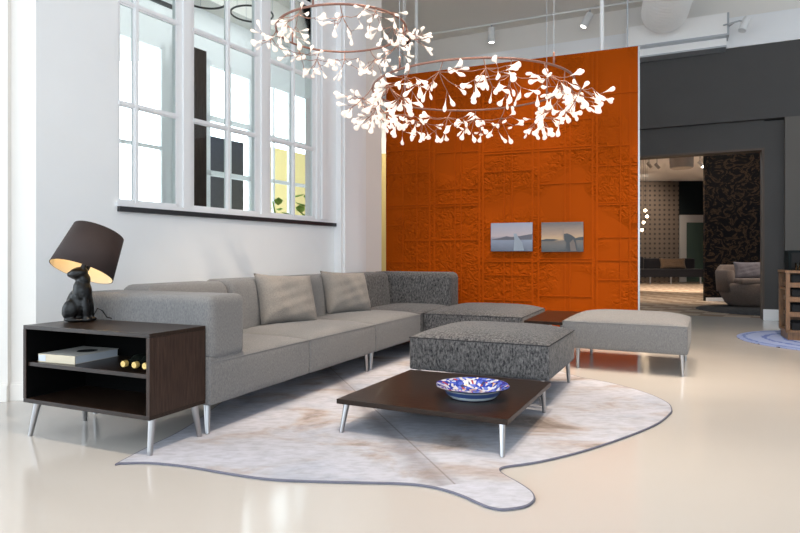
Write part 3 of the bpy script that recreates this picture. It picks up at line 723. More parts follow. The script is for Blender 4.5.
# local x = out of the front (t), local y = along (s)
t = empty('sofa_module', 'light grey two-seat sofa unit with the armrest beside the side table', 'sofa', 'sofa units in one long row', loc=O + Vector((0, 0, 0)), rz=RZ)
S0, S1, S2, S3, S4 = -.026, 2.035, 3.075, 4.33, 4.33
TB = -1.02
slab('seat', TB + .3, .04, S0 + .004, .985, ZB, ZS, .045, 'fab_light', t, 'fab_seam')
slab('seat', TB + .3, .04, .99, S1 - .003, ZB, ZS, .05, 'fab_light', t, 'fab_seam')
back_block('backrest', TB, -.62, .28, 1.045, ZB, .815, 'fab_light', t, .075, .10)
back_block('backrest', TB, -.62, 1.05, S1 - .003, ZB, .825, 'fab_light', t, .075, .10)
bm = bmesh.new()
def armfn(u, v, w):
    p = round_map(u, v, w, (.055 - TB) / 2, .165, (.785 - ZB) / 2, .035)
    return p + Vector(((TB + .055) / 2, S0 + .150, (.785 + ZB) / 2))
bm.free(); bm = bmesh.new()
hxA = (.05 - TB) / 2
def armfn(u, v, w):
    hz = (.785 - (ZS + .005)) / 2
    p = round_map(u, v, w, hxA, .150, hz, .045); return p + Vector(((TB + .05) / 2, S0 + .150, (.785 + ZS + .005) / 2))
grid_box(bm, 24, 18, 18, armfn); obj('armrest', bm, 'fab_light', t, smooth=True)
box_obj('arm_base', (TB, .04, S0, S0 + .30, ZB, ZS + .03), 'fab_light', t, bevel=.012)
leg_set(t, [(-.03, .03, .03, -.03), (-.03, S1 - .06, .0, .02), (TB + .07, .07, 0, -.02), (TB + .07, S1 - .07, 0, .02)], ZB + .01, z0=Z0)
t = empty('sofa_module', 'light grey single-seat sofa unit between the two-seat unit and the dark corner', 'sofa', 'sofa units in one long row', loc=O, rz=RZ)
slab('seat', TB + .3, .04, S1 + .003, S2 - .003, ZB, ZS, .05, 'fab_light', t, 'fab_seam')
back_block('backrest', TB, -.62, S1 + .003, S2 - .003, ZB, .825, 'fab_light', t, .075, .10)
leg_set(t, [(-.03, S1 + .055, .0, -.02), (-.03, S2 - .07, 0, .02), (TB + .07, S1 + .07, 0, -.02), (TB + .07, S2 - .07, 0, .02)], ZB + .01, z0=Z0)
t = empty('sofa_module', 'charcoal streaked corner sofa unit with backs on two sides', 'sofa', 'sofa units in one long row', loc=O, rz=RZ)
slab('seat', TB + .3, .03, S2 + .003, S4 - .22, ZB, ZS, .045, 'fab_dark', t, 'fab_seam_dark')
back_block('backrest', TB, -.66, S2 + .003, S4 - .40, ZB, .82, 'fab_dark', t, .07, .06)
back_block('backrest', TB, .035, S4 - .395, S4, ZB, .82, 'fab_dark', t, .07, .06, '-y')
leg_set(t, [(-.04, S2 + .07, 0, 0), (-.04, S4 - .07, 0, 0), (TB + .07, S2 + .07, 0, 0), (TB + .07, S4 - .07, 0, 0)], ZB + .01, z0=0)
t = empty('sofa_module', 'charcoal streaked backless end seat between the dark corner and low table', 'sofa', 'sofa units in one long row', loc=O, rz=RZ)
slab('seat', .045, 1.065, S2 + .06, S4, ZB, ZS, .065, 'fab_dark', t, 'fab_seam_dark')
leg_set(t, [(.12, S2 + .13, 0, 0), (.98, S2 + .13, 0, 0), (.12, S4 - .07, 0, 0), (.98, S4 - .07, 0, 0)], ZB + .01, z0=0)
def sofa_pt(tt, s, z=0):
    return O + Vector((.913 * tt + .408 * s, -.408 * tt + .913 * s, z))
# far low table
t = empty('low_table', 'dark wooden low table wedged between charcoal end seat and light grey ottoman', 'table', loc=sofa_pt(1.085, S2 + .05), rz=RZ)
box_obj('tabletop', (0, .40, 0, 1.2, .36, .39), 'wood_h', t, bevel=.003)
leg_set(t, [(.05, .06, 0, 0), (.35, .06, 0, 0), (.05, 1.14, 0, 0), (.35, 1.14, 0, 0)], .36)
# light ottoman
oa = Vector((.888, -.46)).normalized(); NR = Vector((2.385, 4.97))
t = empty('ottoman', 'light grey melange square ottoman standing on the bare floor at right', 'ottoman', loc=(NR.x, NR.y, 0), rz=math.atan2(oa.y, oa.x))
slab('seat', -1.03, 0, 0, .98, ZB + .005, .42, .065, 'fab_light', t, 'fab_seam')
leg_set(t, [(-.05, .04, .01, -.0), (-.90, .05, 0, 0), (-.05, .92, 0, 0), (-.93, .92, 0, 0)], ZB + .015, rt=.019)
# coffee table and charcoal pouf
ca = Vector((.892, -.452)).normalized(); cb = Vector((.43, .903)).normalized()
ang = (math.atan2(ca.y, ca.x) + math.atan2(cb.y, cb.x) - math.pi / 2) / 2
CT = Vector((-.3596, 3.387))
t = empty('coffee_table', 'dark brown low square coffee table on aluminium legs on the rug', 'table', loc=(CT.x, CT.y, 0), rz=ang)
box_obj('tabletop', (0, .99, 0, .985, .172, .20), 'wood_h', t, bevel=.003)
leg_set(t, [(.045, .04, -.015, -.035), (.95, .04, .012, -.04), (.95, .935, .01, .0), (.045, .935, -.01, .0)], .172, z0=Z0, rt=.018, rb=.0115)
t2 = empty('pouf', 'large charcoal streaked square pouf directly behind the brown coffee table', 'pouf', loc=(.065, 4.335, 0), rz=R(-26.0))
slab('seat', .0, 1.005, .0, .94, .19, .422, .065, 'fab_dark', t2, 'fab_seam_dark')
leg_set(t2, [(.05, .06, 0, 0), (.94, .07, 0, 0), (.955, .90, .01, 0.01), (.05, .89, 0, 0)], .20, z0=.0, rt=.018)
def ct_pt(x, y, z): return t.matrix_world @ Vector((x, y, z)) if False else Vector((CT.x + x * math.cos(ang) - y * math.sin(ang), CT.y + x * math.sin(ang) + y * math.cos(ang), z))
# plate
pc = fl(472.5, 396.5, .2)
t = empty('plate', 'blue white and red painted porcelain dish on the coffee table', 'plate', loc=(pc.x, pc.y, .2005))
N = 64
prof = [(.001, .016), (.06, .016), (.10, .018), (.132, .032), (.142, .047), (.155, .052), (.184, .060)]
prof_u = [(.184, .0575), (.156, .048), (.146, .040), (.132, .018), (.118, .004), (.112, 0), (.001, 0)]
def plate_mesh(pr, mats, nm, mi=None):
    bm = bmesh.new(); rings = lathe(bm, pr, N, mis=mi)
    for ring in rings:
        for k, v in enumerate(ring):
            r_ = math.hypot(v.co.x, v.co.y)
            if r_ > .14:
                s = 1 + .035 * abs(math.sin(6 * math.pi * k / N)) - .02; v.co.x *= s; v.co.y *= s
    o_ = obj(nm, bm, mats, t, smooth=True); o_.scale = (1.14, 1.14, 1.14)
plate_mesh(prof, ['plate_top'], 'painted_face'); plate_mesh(prof_u, ['plate_under', 'plate_line'], 'foot', [1, 0, 1, 0, 1, 0])
# scatter cushions
def cushion(name, w, h, th, mat, parent=None):
    bm = bmesh.new(); n = 22
    def P_(u, v, s):
        pin = 1 - .055 * (1 - u * u) ** 1 * (abs(v) > .999) 
        a = (1 - u ** 4) * (1 - v ** 4)
        x = u * w / 2 * (1 - .07 * (1 - v * v)); z = v * h / 2 * (1 - .07 * (1 - u * u))
        wr = .006 * math.sin(9 * u + 3 * v) * a + .004 * math.sin(14 * v - 5 * u) * a
        return Vector((x, s * th / 2 * (max(a, 0) ** .55) + s * wr, z + h / 2))
    g = {}
    for s in (-1, 1):
        for i in range(n + 1):
            for j in range(n + 1):
                e = i in (0, n) or j in (0, n)
                key = (0 if e else s, i, j)
                if key not in g: g[key] = bm.verts.new(P_(2 * i / n - 1, 2 * j / n - 1, s))
        for i in range(n):
            for j in range(n):
                q = []
                for a_, b_ in ((i, j), (i + 1, j), (i + 1, j + 1), (i, j + 1)):
                    q.append(g[(0 if a_ in (0, n) or b_ in (0, n) else s, a_, b_)])
                bm.faces.new(q)
    return obj(name, bm, mat, parent, smooth=True)
for (s, tt, yaw, lab) in ((1.54, -.50, R(44), 'light grey scatter cushion nearer the armrest, leaning on the sofa back'), (2.56, -.50, R(44), 'light grey scatter cushion beside the charcoal corner unit of the sofa')):
    c = cushion('cushion', .56, .44, .20, 'fab_cush'); tag(c, lab, 'cushion', 'scatter cushions on the sofa')
    p = sofa_pt(tt, s, .44); c.location = p
    c.rotation_euler = (R(-20), R(3), yaw)
# ------------------------------------------------------------------ side table
FRc = Vector((-1.236, 2.961)); t = empty('side_table', 'dark wooden open shelf side table on aluminium legs beside the sofa arm', 'side table', loc=(FRc.x, FRc.y, 0), rz=RZ)
Wd, Dp, TH = .95, .392, .022
box_obj('top_panel', (-Wd, 0, 0, Dp, .62 - TH, .62), 'wood_h', t, bevel=.002)
box_obj('bottom_panel', (-Wd, 0, 0, Dp, .19, .19 + TH), 'wood_h', t, bevel=.002)
box_obj('side_panel', (-TH, 0, 0, Dp, .19 + TH, .62 - TH), 'wood_v', t)
box_obj('side_panel', (-Wd, -Wd + TH, 0, Dp, .19 + TH, .62 - TH), 'wood_v', t)
M['inner_black'] = pm('black_inner_shade', (.003, .003, .003), .9, spec=.05)  # near-black colour paints in the shade inside the open shelves
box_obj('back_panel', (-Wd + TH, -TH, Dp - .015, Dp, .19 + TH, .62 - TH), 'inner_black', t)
box_obj('shelf', (-Wd + TH, -TH, .012, Dp - .015, .394, .415), 'wood_h', t)
leg_set(t, [(-.03, .045, .008, -.025), (-Wd + .06, .045, -.03, -.025), (-.035, Dp - .05, .018, .025), (-Wd + .06, Dp - .05, -.03, .025)], .19, rt=.02, rb=.0125)
for d_ in ((-TH - .002, -TH - .0002, .004, Dp - .015, .212, .598), (-Wd + TH + .0002, -Wd + TH + .002, .004, Dp - .015, .212, .598)): box_obj('inner_shade_sheet', d_, 'inner_black', t)  # thin black sheets added on the inner sides as painted shade
def st(x, y, z=0): return Vector((FRc.x + x * .913 + y * .408, FRc.y - x * .408 + y * .913, z))
# book
b0 = fl(46, 363, .415) 
bk = empty('book', 'large pale hardback book lying on the upper shelf of the side table', 'book', loc=st(-.875, .04, .4155), rz=RZ + R(4))
bkw, bkd, bkh = .27, .30, .045
box_obj('cover', (0, bkw, 0, bkd, 0, .003), 'book', bk); box_obj('cover', (0, bkw, 0, bkd, bkh - .003, bkh), 'book', bk)
box_obj('spine', (0, bkw, -.003, 0, 0, bkh), 'book_spine', bk); box_obj('page_block', (.004, bkw - .004, 0.001, bkd - .004, .003, bkh - .003), 'paper', bk)
bm = bmesh.new(); lathe(bm, [(.001, bkh + .0008), (.055, bkh + .0008), (.055, bkh + .0001)], 24, (.17, .17)); obj('cover_emblem', bm, 'matte_black', bk)
box_obj('spine_label', (.002, .055, -.0042, -.003, .006, bkh - .006), 'paper', bk)
# wine bottles
def bottle(x, lab, first=[None]):
    if first[0] is None:
        bt = empty('wine_bottle')
        bm = bmesh.new(); lathe(bm, [(.001, .30), (.034, .30), (.037, .29), (.037, .12), (.033, .10), (.017, .075), (.0145, .06), (.0145, .03)], 24); obj('glass_body', bm, 'glass_dark', bt, smooth=True)
        bm = bmesh.new(); lathe(bm, [(.0145, .05), (.0165, .05), (.0165, .032), (.0155, .028), (.001, .028)], 24); obj('foil_cap', bm, 'cork', bt, smooth=True, auto=50)
        first[0] = bt
    else: bt = copy_tree(first[0])
    bt.location = st(x, -.005, .4155 + .0375); bt.rotation_euler = Matrix.Rotation(RZ, 3, 'Z').to_4x4().to_3x3().to_euler()
    bt.rotation_euler = (Matrix.Rotation(RZ, 4, 'Z') @ Matrix.Rotation(R(-90), 4, 'X')).to_euler()
    tag(bt, lab, 'bottle', 'wine bottles lying on the shelf')
for x, lab in ((-.208, 'gold-capped wine bottle lying on the shelf, leftmost of three, next to the book'), (-.131, 'gold-capped wine bottle lying on the shelf, middle of the three'), (-.060, 'gold-capped wine bottle lying against the right side panel of the shelf')): bottle(x, lab)
# rabbit lamp
lp = st(-.830, .265, .62)
t = empty('table_lamp', 'black seated rabbit lamp with tilted dark brown shade on the side table', 'lamp', loc=lp)
bm = bmesh.new()
def ell(c, r, rot=None):
    m_ = Matrix.Translation(c) @ (rot if rot else Matrix.Identity(4)) @ Matrix.Diagonal((r[0], r[1], r[2], 1)); bmesh.ops.create_uvsphere(bm, u_segments=20, v_segments=14, radius=1, matrix=m_)
RY = lambda d: Matrix.Rotation(R(d), 4, 'Y')
ell((-.012, .012, .105), (.075, .062, .098), RY(8))      # haunch and belly
ell((.012, .0, .175), (.052, .052, .085), RY(-6))        # chest
ell((.020, 0, .245), (.036, .038, .045))                  # neck
ell((-.006, -.012, .285), (.056, .038, .037), RY(-14))   # head
ell((-.046, -.016, .278), (.024, .022, .020))            # snout
ell((-.040, -.045, .070), (.045, .024, .062), RY(10))    # thigh, near
ell((-.040, .050, .070), (.045, .024, .062), RY(10))
ell((.045, -.028, .080), (.019, .019, .082), RY(-4))     # front legs
ell((.045, .028, .080), (.019, .019, .082), RY(-4))
ell((.050, -.030, .013), (.032, .020, .014)); ell((.050, .030, .013), (.032, .020, .014))
ell((-.020, -.048, .013), (.055, .020, .014)); ell((-.020, .048, .013), (.055, .020, .014))
ell((.0, 0, .012), (.07, .06, .013))
ell((-.088, .0, .045), (.022, .022, .022))
ell((.030, -.022, .325), (.016, .012, .048), RY(22)); ell((.034, .020, .325), (.016, .012, .048), RY(22))
o = obj('rabbit_figure', bm, 'black', t, smooth=True)
rmf = o.modifiers.new('r', 'REMESH'); rmf.mode = 'VOXEL'; rmf.voxel_size = .005; rmf.use_smooth_shade = True
sm = o.modifiers.new('s', 'SMOOTH'); sm.factor = .6; sm.iterations = 4
Tl = Matrix.Translation((.006, 0, .292)) @ Matrix.Rotation(R(-24), 4, 'X') @ Matrix.Rotation(R(11), 4, 'Y')
bm = bmesh.new(); rings = lathe(bm, [(.176, .0), (.143, .265)], 48, mat=Tl); rings2 = None
sh = obj('lamp_shade', bm, 'shade_out', t, smooth=True)
sd = sh.modifiers.new('s', 'SOLIDIFY'); sd.thickness = .0025; sd.offset = 1
bm = bmesh.new(); lathe(bm, [(.1748, .001), (.1418, .264)], 48, mat=Tl); M['lining'] = pm('shade_lining', (.85, .72, .5), .6); obj('shade_lining', bm, 'lining', sh, smooth=True)
bm = bmesh.new()
for a_ in (0, 2.094, 4.189): tube(bm, [Tl @ Vector((0, 0, .20)), Tl @ Vector((.144 * math.cos(a_), .144 * math.sin(a_), .235))], .002, 6)
tube(bm, [Tl @ Vector((0, 0, .03)), Tl @ Vector((0, 0, .20))], .009, 10); obj('shade_carrier', bm, 'copper', t)
bm = bmesh.new(); bmesh.ops.create_uvsphere(bm, u_segments=16, v_segments=10, radius=.028, matrix=Tl @ Matrix.Translation((0, 0, .13))); M['bulb'] = emis('warm_bulb', (1, .72, .4), 25); obj('bulb', bm, 'bulb', t, smooth=True)
bm = bmesh.new(); cp = [(.06, .03, .03), (.085, .03, .075), (.115, .03, .06), (.13, .05, .02), (.15, .09, .006), (.2, .14, .006)]
tube(bm, cp, .0035, 6); obj('power_cord', bm, 'matte_black', t, smooth=True)
# ------------------------------------------------------------------ chandeliers
def leaf_mesh(bm, mat=None):
    prof = [(0, .002), (.012, .0025), (.026, .0055), (.042, .0115), (.056, .020), (.070, .022), (.080, .015), (.084, .003)]
    seg = 8; rings = []
    for z, r_ in prof:
        ring = []
        for k in range(seg):
            a_ = 2 * math.pi * k / seg; p = Vector((r_ * math.cos(a_), r_ * .45 * math.sin(a_), z)); ring.append(bm.verts.new(mat @ p if mat else p))
        rings.append(ring)
    for i in range(len(rings) - 1):
        for k in range(seg): bm.faces.new((rings[i][k], rings[i][(k + 1) % seg], rings[i + 1][(k + 1) % seg], rings[i + 1][k]))
    bm.faces.new(rings[0][::-1]); bm.faces.new(rings[-1])
lbm = bmesh.new(); leaf_mesh(lbm); LEAF = bpy.data.meshes.new('lit_leaf'); bmesh.ops.recalc_face_normals(lbm, faces=lbm.faces[:]); lbm.to_mesh(LEAF); lbm.free(); LEAF.materials.append(M['leaf'])
for p in LEAF.polygons: p.use_smooth = True
def chandelier(c, rad, nb, nl, seed, label, tiltx, scale, wires, dens=None, lsc=1.0):
    rnd = random.Random(seed)
    t = empty('chandelier', label, 'chandelier', 'ring chandeliers with lit leaves', loc=c)
    ring_pts = [Vector((rad * math.cos(a_ * 2 * math.pi / 96), rad * math.sin(a_ * 2 * math.pi / 96), 0)) for a_ in range(96)]
    for p in ring_pts: p.z = tiltx[0] * p.x + tiltx[1] * p.y
    bm = bmesh.new(); tube(bm, ring_pts, .0085, 8, closed=True); obj('ring', bm, 'copper', t, smooth=True)
    for w_ in wires:
        p = Vector((rad * math.cos(w_), rad * math.sin(w_), 0)); p.z = tiltx[0] * p.x + tiltx[1] * p.y
        bm = bmesh.new(); tube(bm, [p, (p.x, p.y, CH - c[2])], .0022, 5); obj('suspension_wire', bm, 'silver', t)
        bm = bmesh.new(); tube(bm, [p, p + Vector((0, 0, .09))], .007, 8); obj('wire_clamp', bm, 'copper', t, smooth=True)
    leaves = []
    for b_ in range(nb):
        a_ = (b_ + rnd.uniform(-.25, .25)) * 2 * math.pi / nb
        p = Vector((rad * math.cos(a_), rad * math.sin(a_), 0)); p.z = tiltx[0] * p.x + tiltx[1] * p.y
        radial = Vector((math.cos(a_), math.sin(a_), 0)); tang = Vector((-math.sin(a_), math.cos(a_), 0))
        side = 1 if b_ % 2 == 0 else -.75
        bm = bmesh.new()
        n1 = nl
        hub = p + (radial * side * rnd.uniform(.02, .07) + tang * rnd.uniform(-.05, .05) + Vector((0, 0, -rnd.uniform(.06, .10)))) * scale
        tube(bm, [p, p.lerp(hub, .5) + Vector((0, 0, -.01)), hub], .0035, 5)
        for k in range(n1):
            ph = 2 * math.pi * (k + rnd.random() * .6) / n1
            d = (tang * math.cos(ph) * 1.0 + radial * (math.sin(ph) * .8 + .25 * side) + Vector((0, 0, -.45 + .45 * math.sin(ph * 2 + rnd.random() * 2)))).normalized()
            L = rnd.uniform(.09, .16) * scale
            m1 = hub + d * L * .6 + Vector((0, 0, -.01)); e = hub + d * L
            tube(bm, [hub, m1, e], .0026, 4)
            for q in range(2 if rnd.random() < .75 else 3):
                dd = (d + Vector((rnd.uniform(-1, 1), rnd.uniform(-1, 1), rnd.uniform(-1.2, .75)))).normalized()
                l2 = rnd.uniform(.015, .05) * scale; st_ = e + dd * l2
                tube(bm, [e, st_], .002, 4); leaves.append((st_, dd, rnd.uniform(0, 6.28), rnd.uniform(.85, 1.12) * lsc))
        obj('branch', bm, 'twig', t)
    cv = Vector((0, 0, 1)) - Vector(c)
    leaves.sort(key=lambda l: (l[0] - cv).length)
    rest = bmesh.new(); nrest = 0
    for i, (p, d, rl, s) in enumerate(leaves):
        q = Vector((0, 0, 1)).rotation_difference(d) @ Quaternion((0, 0, 1), rl)
        if i < 98:
            o = bpy.data.objects.new('leaf', LEAF); COL.objects.link(o); o.parent = t; o.location = p; o.rotation_euler = q.to_euler(); o.scale = (s, s, s)
        else:
            leaf_mesh(rest, Matrix.Translation(p) @ q.to_matrix().to_4x4() @ Matrix.Scale(s, 4)); nrest += 1
    if nrest: o = obj('leaf', rest, 'leaf', t, smooth=True); o['kind'] = 'stuff'
    else: rest.free()
Y2 = 4.7; chandelier(((471.5 - HX) / F * Y2, Y2, 1 + (HY - 88.5) * Y2 / F), .775, 19, 8, 7, 'larger lower ring chandelier of glowing leaves before the orange partition', (.008, .022), 1.06, (.5, 2.3, 3.9, 5.4), lsc=1.0)
Y1 = 4.6; chandelier(((341.7 - HX) / F * Y1, Y1, 1 + (HY - 30.5) * Y1 / F), .495, 12, 6, 3, 'smaller upper ring chandelier of glowing leaves before the inner windows', (.02, .012), .80, (.3, 2.6, 4.4), lsc=.84)
# ------------------------------------------------------------------ back room furniture
t = empty('lounge_sofa', 'long black low sofa against the patterned wall in the back room', 'sofa', loc=(9.3, 22.2, 0))
bm = bmesh.new(); bx(bm, -2.2, 1.98, 0, 1.0, .26, .55); obj('seat', bm, 'fab_black', t)
bm = bmesh.new(); grid_box(bm, 12, 8, 8, lambda u, v, w: round_map(u, v, w, .98, .15, .25, .07) + Vector((-.95, .85, .76))); obj('backrest', bm, 'fab_black', t, smooth=True)
bm = bmesh.new(); grid_box(bm, 12, 8, 8, lambda u, v, w: round_map(u, v, w, .98, .15, .22, .07) + Vector((1.0, .85, .73))); obj('backrest', bm, 'fab_black', t, smooth=True)
for x in (-2.1, -.02, .75, 1.85): leg(t, x, .06, .27, rt=.03, rb=.03)
c = cushion('cushion', 1.0, .42, .25, 'fab_brown'); tag(c, 'brown cushion leaning on the black sofa in the back room', 'cushion'); c.location = (10.35, 22.72, .55); c.rotation_euler = (R(-15), 0, 0)
t = empty('armchair', 'taupe round-bottomed lounge chair on the dark rug beyond the doorway', 'armchair', loc=(7.4, 12.1, 0))
bm = bmesh.new(); n = 40
def sup(a_, e=.7): return (math.copysign(abs(math.cos(a_)) ** e, math.cos(a_)), math.copysign(abs(math.sin(a_)) ** e, math.sin(a_)))
prof = [(.001, .0, 0), (.70, .0, 0), (.78, .06, 0), (.88, .25, 0), (.93, .42, 0), (.90, .46, 0), (.001, .46, 0)]
rings = []
for r_, z, _ in prof:
    rings.append([bm.verts.new((sup(2 * math.pi * k / n)[0] * r_, sup(2 * math.pi * k / n)[1] * r_ * .55, z + .02)) for k in range(n)])
for i in range(len(rings) - 1):
    for k in range(n): bm.faces.new((rings[i][k], rings[i][(k + 1) % n], rings[i + 1][(k + 1) % n], rings[i + 1][k]))
obj('shell', bm, 'fab_taupe', t, smooth=True)
bm = bmesh.new()
rings = []
for k in range(41):        # wrap-around back, from left arm round the rear
    a_ = R(200) - R(220) * k / 40; cx_, sy_ = sup(a_); h = .74 if k < 8 else (.74 + .10 * min(1, (k - 8) / 4)); ro, ri = .93, .80
    rings.append([bm.verts.new((cx_ * r_, sy_ * r_ * .55, z)) for r_, z in ((ro, .30), (ro + .03, h - .05), (ro, h), (ri + .03, h), (ri, h - .06), (ri - .02, .40))])
for i in range(40):
    for k in range(6): bm.faces.new((rings[i][k], rings[i][(k + 1) % 6], rings[i + 1][(k + 1) % 6], rings[i + 1][k]))
bm.faces.new(rings[0]); bm.faces.new(rings[-1][::-1]); obj('backrest', bm, 'fab_taupe', t, smooth=True)
bm = bmesh.new(); grid_box(bm, 16, 12, 6, lambda u, v, w: round_map(u, v, w, .80, .44, .06, .05) + Vector((.02, -.03, .52))); obj('seat', bm, 'fab_taupe', t, smooth=True)
c = cushion('cushion', .62, .34, .16, 'fab_mauve'); tag(c, 'mauve grey cushion on the taupe lounge chair', 'cushion'); c.location = (6.98, 11.95, .57); c.rotation_euler = (R(-12), 0, 0)
bm = bmesh.new(); lathe(bm, [(.001, .016), (1.27, .016), (1.29, .008), (1.29, .004), (.001, .004)], 72, (6.93, 11.15)); o = obj('round_rug', bm, 'dark_rug', smooth=True, auto=40); tag(o, 'dark round rug beneath the taupe lounge chair', 'rug')
# globes of a lamp in the back room
t = empty('globe_pendant', 'cluster of small glowing globes hanging in the back room beside the partition', 'pendant lamp', loc=((646 - HX) / F * 18, 18, 4.05))
for x, y in ((642, 230), (647, 216.5), (645.3, 210.5), (643.5, 222.5)):
    p = Vector(((x - HX) / F * 18, 18, 1 + (HY - y) * 18 / F)) - Vector(((646 - HX) / F * 18, 18, 4.05))
    bm = bmesh.new(); bmesh.ops.create_uvsphere(bm, u_segments=12, v_segments=8, radius=.045, matrix=Matrix.Translation(p)); obj('globe', bm, 'globe', t, smooth=True)
    bm = bmesh.new(); tube(bm, [p, (p.x, p.y, 0)], .004, 5); obj('cord', bm, 'matte_black', t)
t = empty('drum_pendant', 'grey drum shaped ceiling unit in the back room', 'ceiling lamp', loc=((681.5 - HX) / F * 16.5, 16.5, 0))
za, zb = 1 + (HY - 156) * 16.5 / F, 1 + (HY - 168.5) * 16.5 / F
M['drum'] = pm('drum_grey', (.5, .47, .45), .7)
bm = bmesh.new(); lathe(bm, [(.001, zb), (.27, zb), (.30, zb + .03), (.31, 4.04)], 28); obj('drum', bm, 'drum', t, smooth=True, auto=40)
for i, (x, y) in enumerate(((649, 166), (657, 167), (700, 165), (703.5, 161.5))):
    Yq = 17.5; zq = 1 + (HY - y) * Yq / F
    t = empty('ceiling_spot', ['small spotlight under the back room ceiling, nearest the orange partition', 'small spotlight under the back room ceiling, second from the orange partition', 'small spotlight under the back room ceiling right of the drum, lower one', 'small spotlight under the back room ceiling right of the drum, upper one'][i], 'spotlight', 'back room spotlights', loc=((x - HX) / F * Yq, Yq, zq))
    bm = bmesh.new(); tube(bm, [(0, 0, .03), (0, 0, 4.05 - zq)], .012, 6); obj('stem', bm, 'silver', t)
    bm = bmesh.new(); tube(bm, [(-.05, 0, .09), (.04, -.06, -.05)], .045, 10); obj('lamp_housing', bm, 'drum' if i < 2 else 'white_plastic', t, smooth=True, auto=40)
    if i > 1:
        bm = bmesh.new(); bmesh.ops.create_uvsphere(bm, u_segments=10, v_segments=6, radius=.038, matrix=Matrix.Translation((.043, -.065, -.055))); obj('lamp_face', bm, 'led', t)
# ------------------------------------------------------------------ right: blue rug and cabinet
m, nt, b = new_mat('blue_rug'); M['blue_rug'] = m; b.inputs['Roughness'].default_value = .95
tc = nt.nodes.new('ShaderNodeTexCoord'); ln = nt.nodes.new('ShaderNodeVectorMath'); ln.operation = 'LENGTH'; nt.links.new(tc.outputs['Object'], ln.inputs[0])
nz = nt.nodes.new('ShaderNodeTexNoise'); nz.inputs['Scale'].default_value = 16; nt.links.new(tc.outputs['Object'], nz.inputs['Vector'])
ad = nt.nodes.new('ShaderNodeMath'); ad.operation = 'MULTIPLY_ADD'; ad.inputs[1].default_value = .10; nt.links.new(nz.outputs['Fac'], ad.inputs[0]); nt.links.new(ln.outputs['Value'], ad.inputs[2])
r = nt.nodes.new('ShaderNodeValToRGB'); cr = r.color_ramp; cr.interpolation = 'CONSTANT'
stp = [(0, (.3, .36, .5)), (.25, (.05, .10, .30)), (.32, (.28, .34, .5)), (.5, (.07, .12, .36)), (.56, (.25, .31, .52)), (.70, (.10, .15, .40)), (.75, (.28, .34, .55)), (.90, (.12, .18, .42)), (.94, (.24, .30, .52)), (1.0, (.012, .015, .06))]
while len(cr.elements) < len(stp): cr.elements.new(.5)
for e, (p, c_) in zip(cr.elements, stp): e.position = p; e.color = (*c_, 1)
dv_ = nt.nodes.new('ShaderNodeMath'); dv_.operation = 'DIVIDE'; dv_.inputs[1].default_value = 1.13; nt.links.new(ad.outputs[0], dv_.inputs[0]); nt.links.new(dv_.outputs[0], r.inputs[0]); nt.links.new(r.outputs[0], b.inputs['Base Color'])
bm = bmesh.new(); lathe(bm, [(.001, .012), (1.06, .012), (1.075, .006), (1.075, .001), (.001, .001)], 80); o = obj('round_rug', bm, 'blue_rug', smooth=True, auto=40); o.location = (5.17, 7.02, 0)
tag(o, 'round blue and white patterned rug under the wooden cabinet', 'rug')
cl_ = fl(786, 341)
t = empty('bar_cabinet', 'open wooden cabinet with dark trays on the round blue rug', 'cabinet', loc=(cl_.x, cl_.y, 0), rz=RZ)
Hc = .84
box_obj('plinth', (.02, .9, .02, .5, .012, .11), 'cab_wood', t)
for x, y in ((0, 0), (0, .48), (.88, 0), (.88, .48)): box_obj('post', (x, x + .04, y, y + .04, .11, Hc - .03), 'cab_wood', t)
box_obj('top_panel', (-.01, .93, -.01, .53, Hc - .03, Hc), 'cab_wood', t)
box_obj('bottom_panel', (.0, .92, .0, .52, .10, .13), 'cab_wood', t)
for z in (.29, .47, .64): box_obj('shelf', (.04, .88, .0, .50, z, z + .055), 'cab_wood', t)
box_obj('back_panel', (.04, .88, .505, .52, .13, Hc - .03), 'cab_wood', t)
box_obj('rail', (.005, .03, .04, .48, .60, .63), 'cab_wood', t)
for i, z in enumerate((.131, .346, .526, .696)):
    tr_ = empty('tray', ['dark tray on the lowest shelf of the wooden cabinet', 'dark tray on the second lowest shelf of the wooden cabinet', 'dark tray on the second highest shelf of the wooden cabinet', 'dark tray directly beneath the top of the wooden cabinet'][i], 'tray', 'dark trays in the cabinet', loc=(cl_.x, cl_.y, z), rz=RZ)
    bm = bmesh.new(); bx(bm, .07, .84, .03, .46, .001, .015); bx(bm, .07, .84, .03, .045, .015, .085); bx(bm, .07, .085, .045, .46, .015, .085); bx(bm, .825, .84, .045, .46, .015, .085); bx(bm, .085, .825, .445, .46, .015, .085)
    obj('tray_body', bm, 'matte_black', tr_)
    bm = bmesh.new(); bx(bm, .3, .5, .022, .03, .04, .06); obj('handle', bm, 'silver', tr_)
def cpt(x, y, z): return Vector((cl_.x + .913 * x + .408 * y, cl_.y - .408 * x + .913 * y, z))
t = empty('display_case', 'dark blue-black case standing on top of the wooden cabinet', 'case', loc=cpt(.05, .15, Hc), rz=RZ)
box_obj('case_body', (0, .7, 0, .3, .001, .24), 'teal_wall', t, bevel=.006); box_obj('case_inlay', (.03, .67, -.004, 0, .03, .21), 'matte_black', t)
for i, x in enumerate((.13, .21, .30)):
    g = empty('drinking_glass', ['small clear glass on the wooden cabinet, leftmost of three', 'small clear glass on the wooden cabinet, middle of three', 'small clear glass on the wooden cabinet, rightmost of three'][i], 'glass', 'glasses on the cabinet', loc=cpt(x, .07, Hc + .001))
    bm = bmesh.new(); lathe(bm, [(.001, .0), (.025, 0), (.030, .09), (.028, .09), (.022, .006), (.001, .006)], 20); obj('glass_bowl', bm, 'chrome' if i == 1 else 'glass', g, smooth=True)
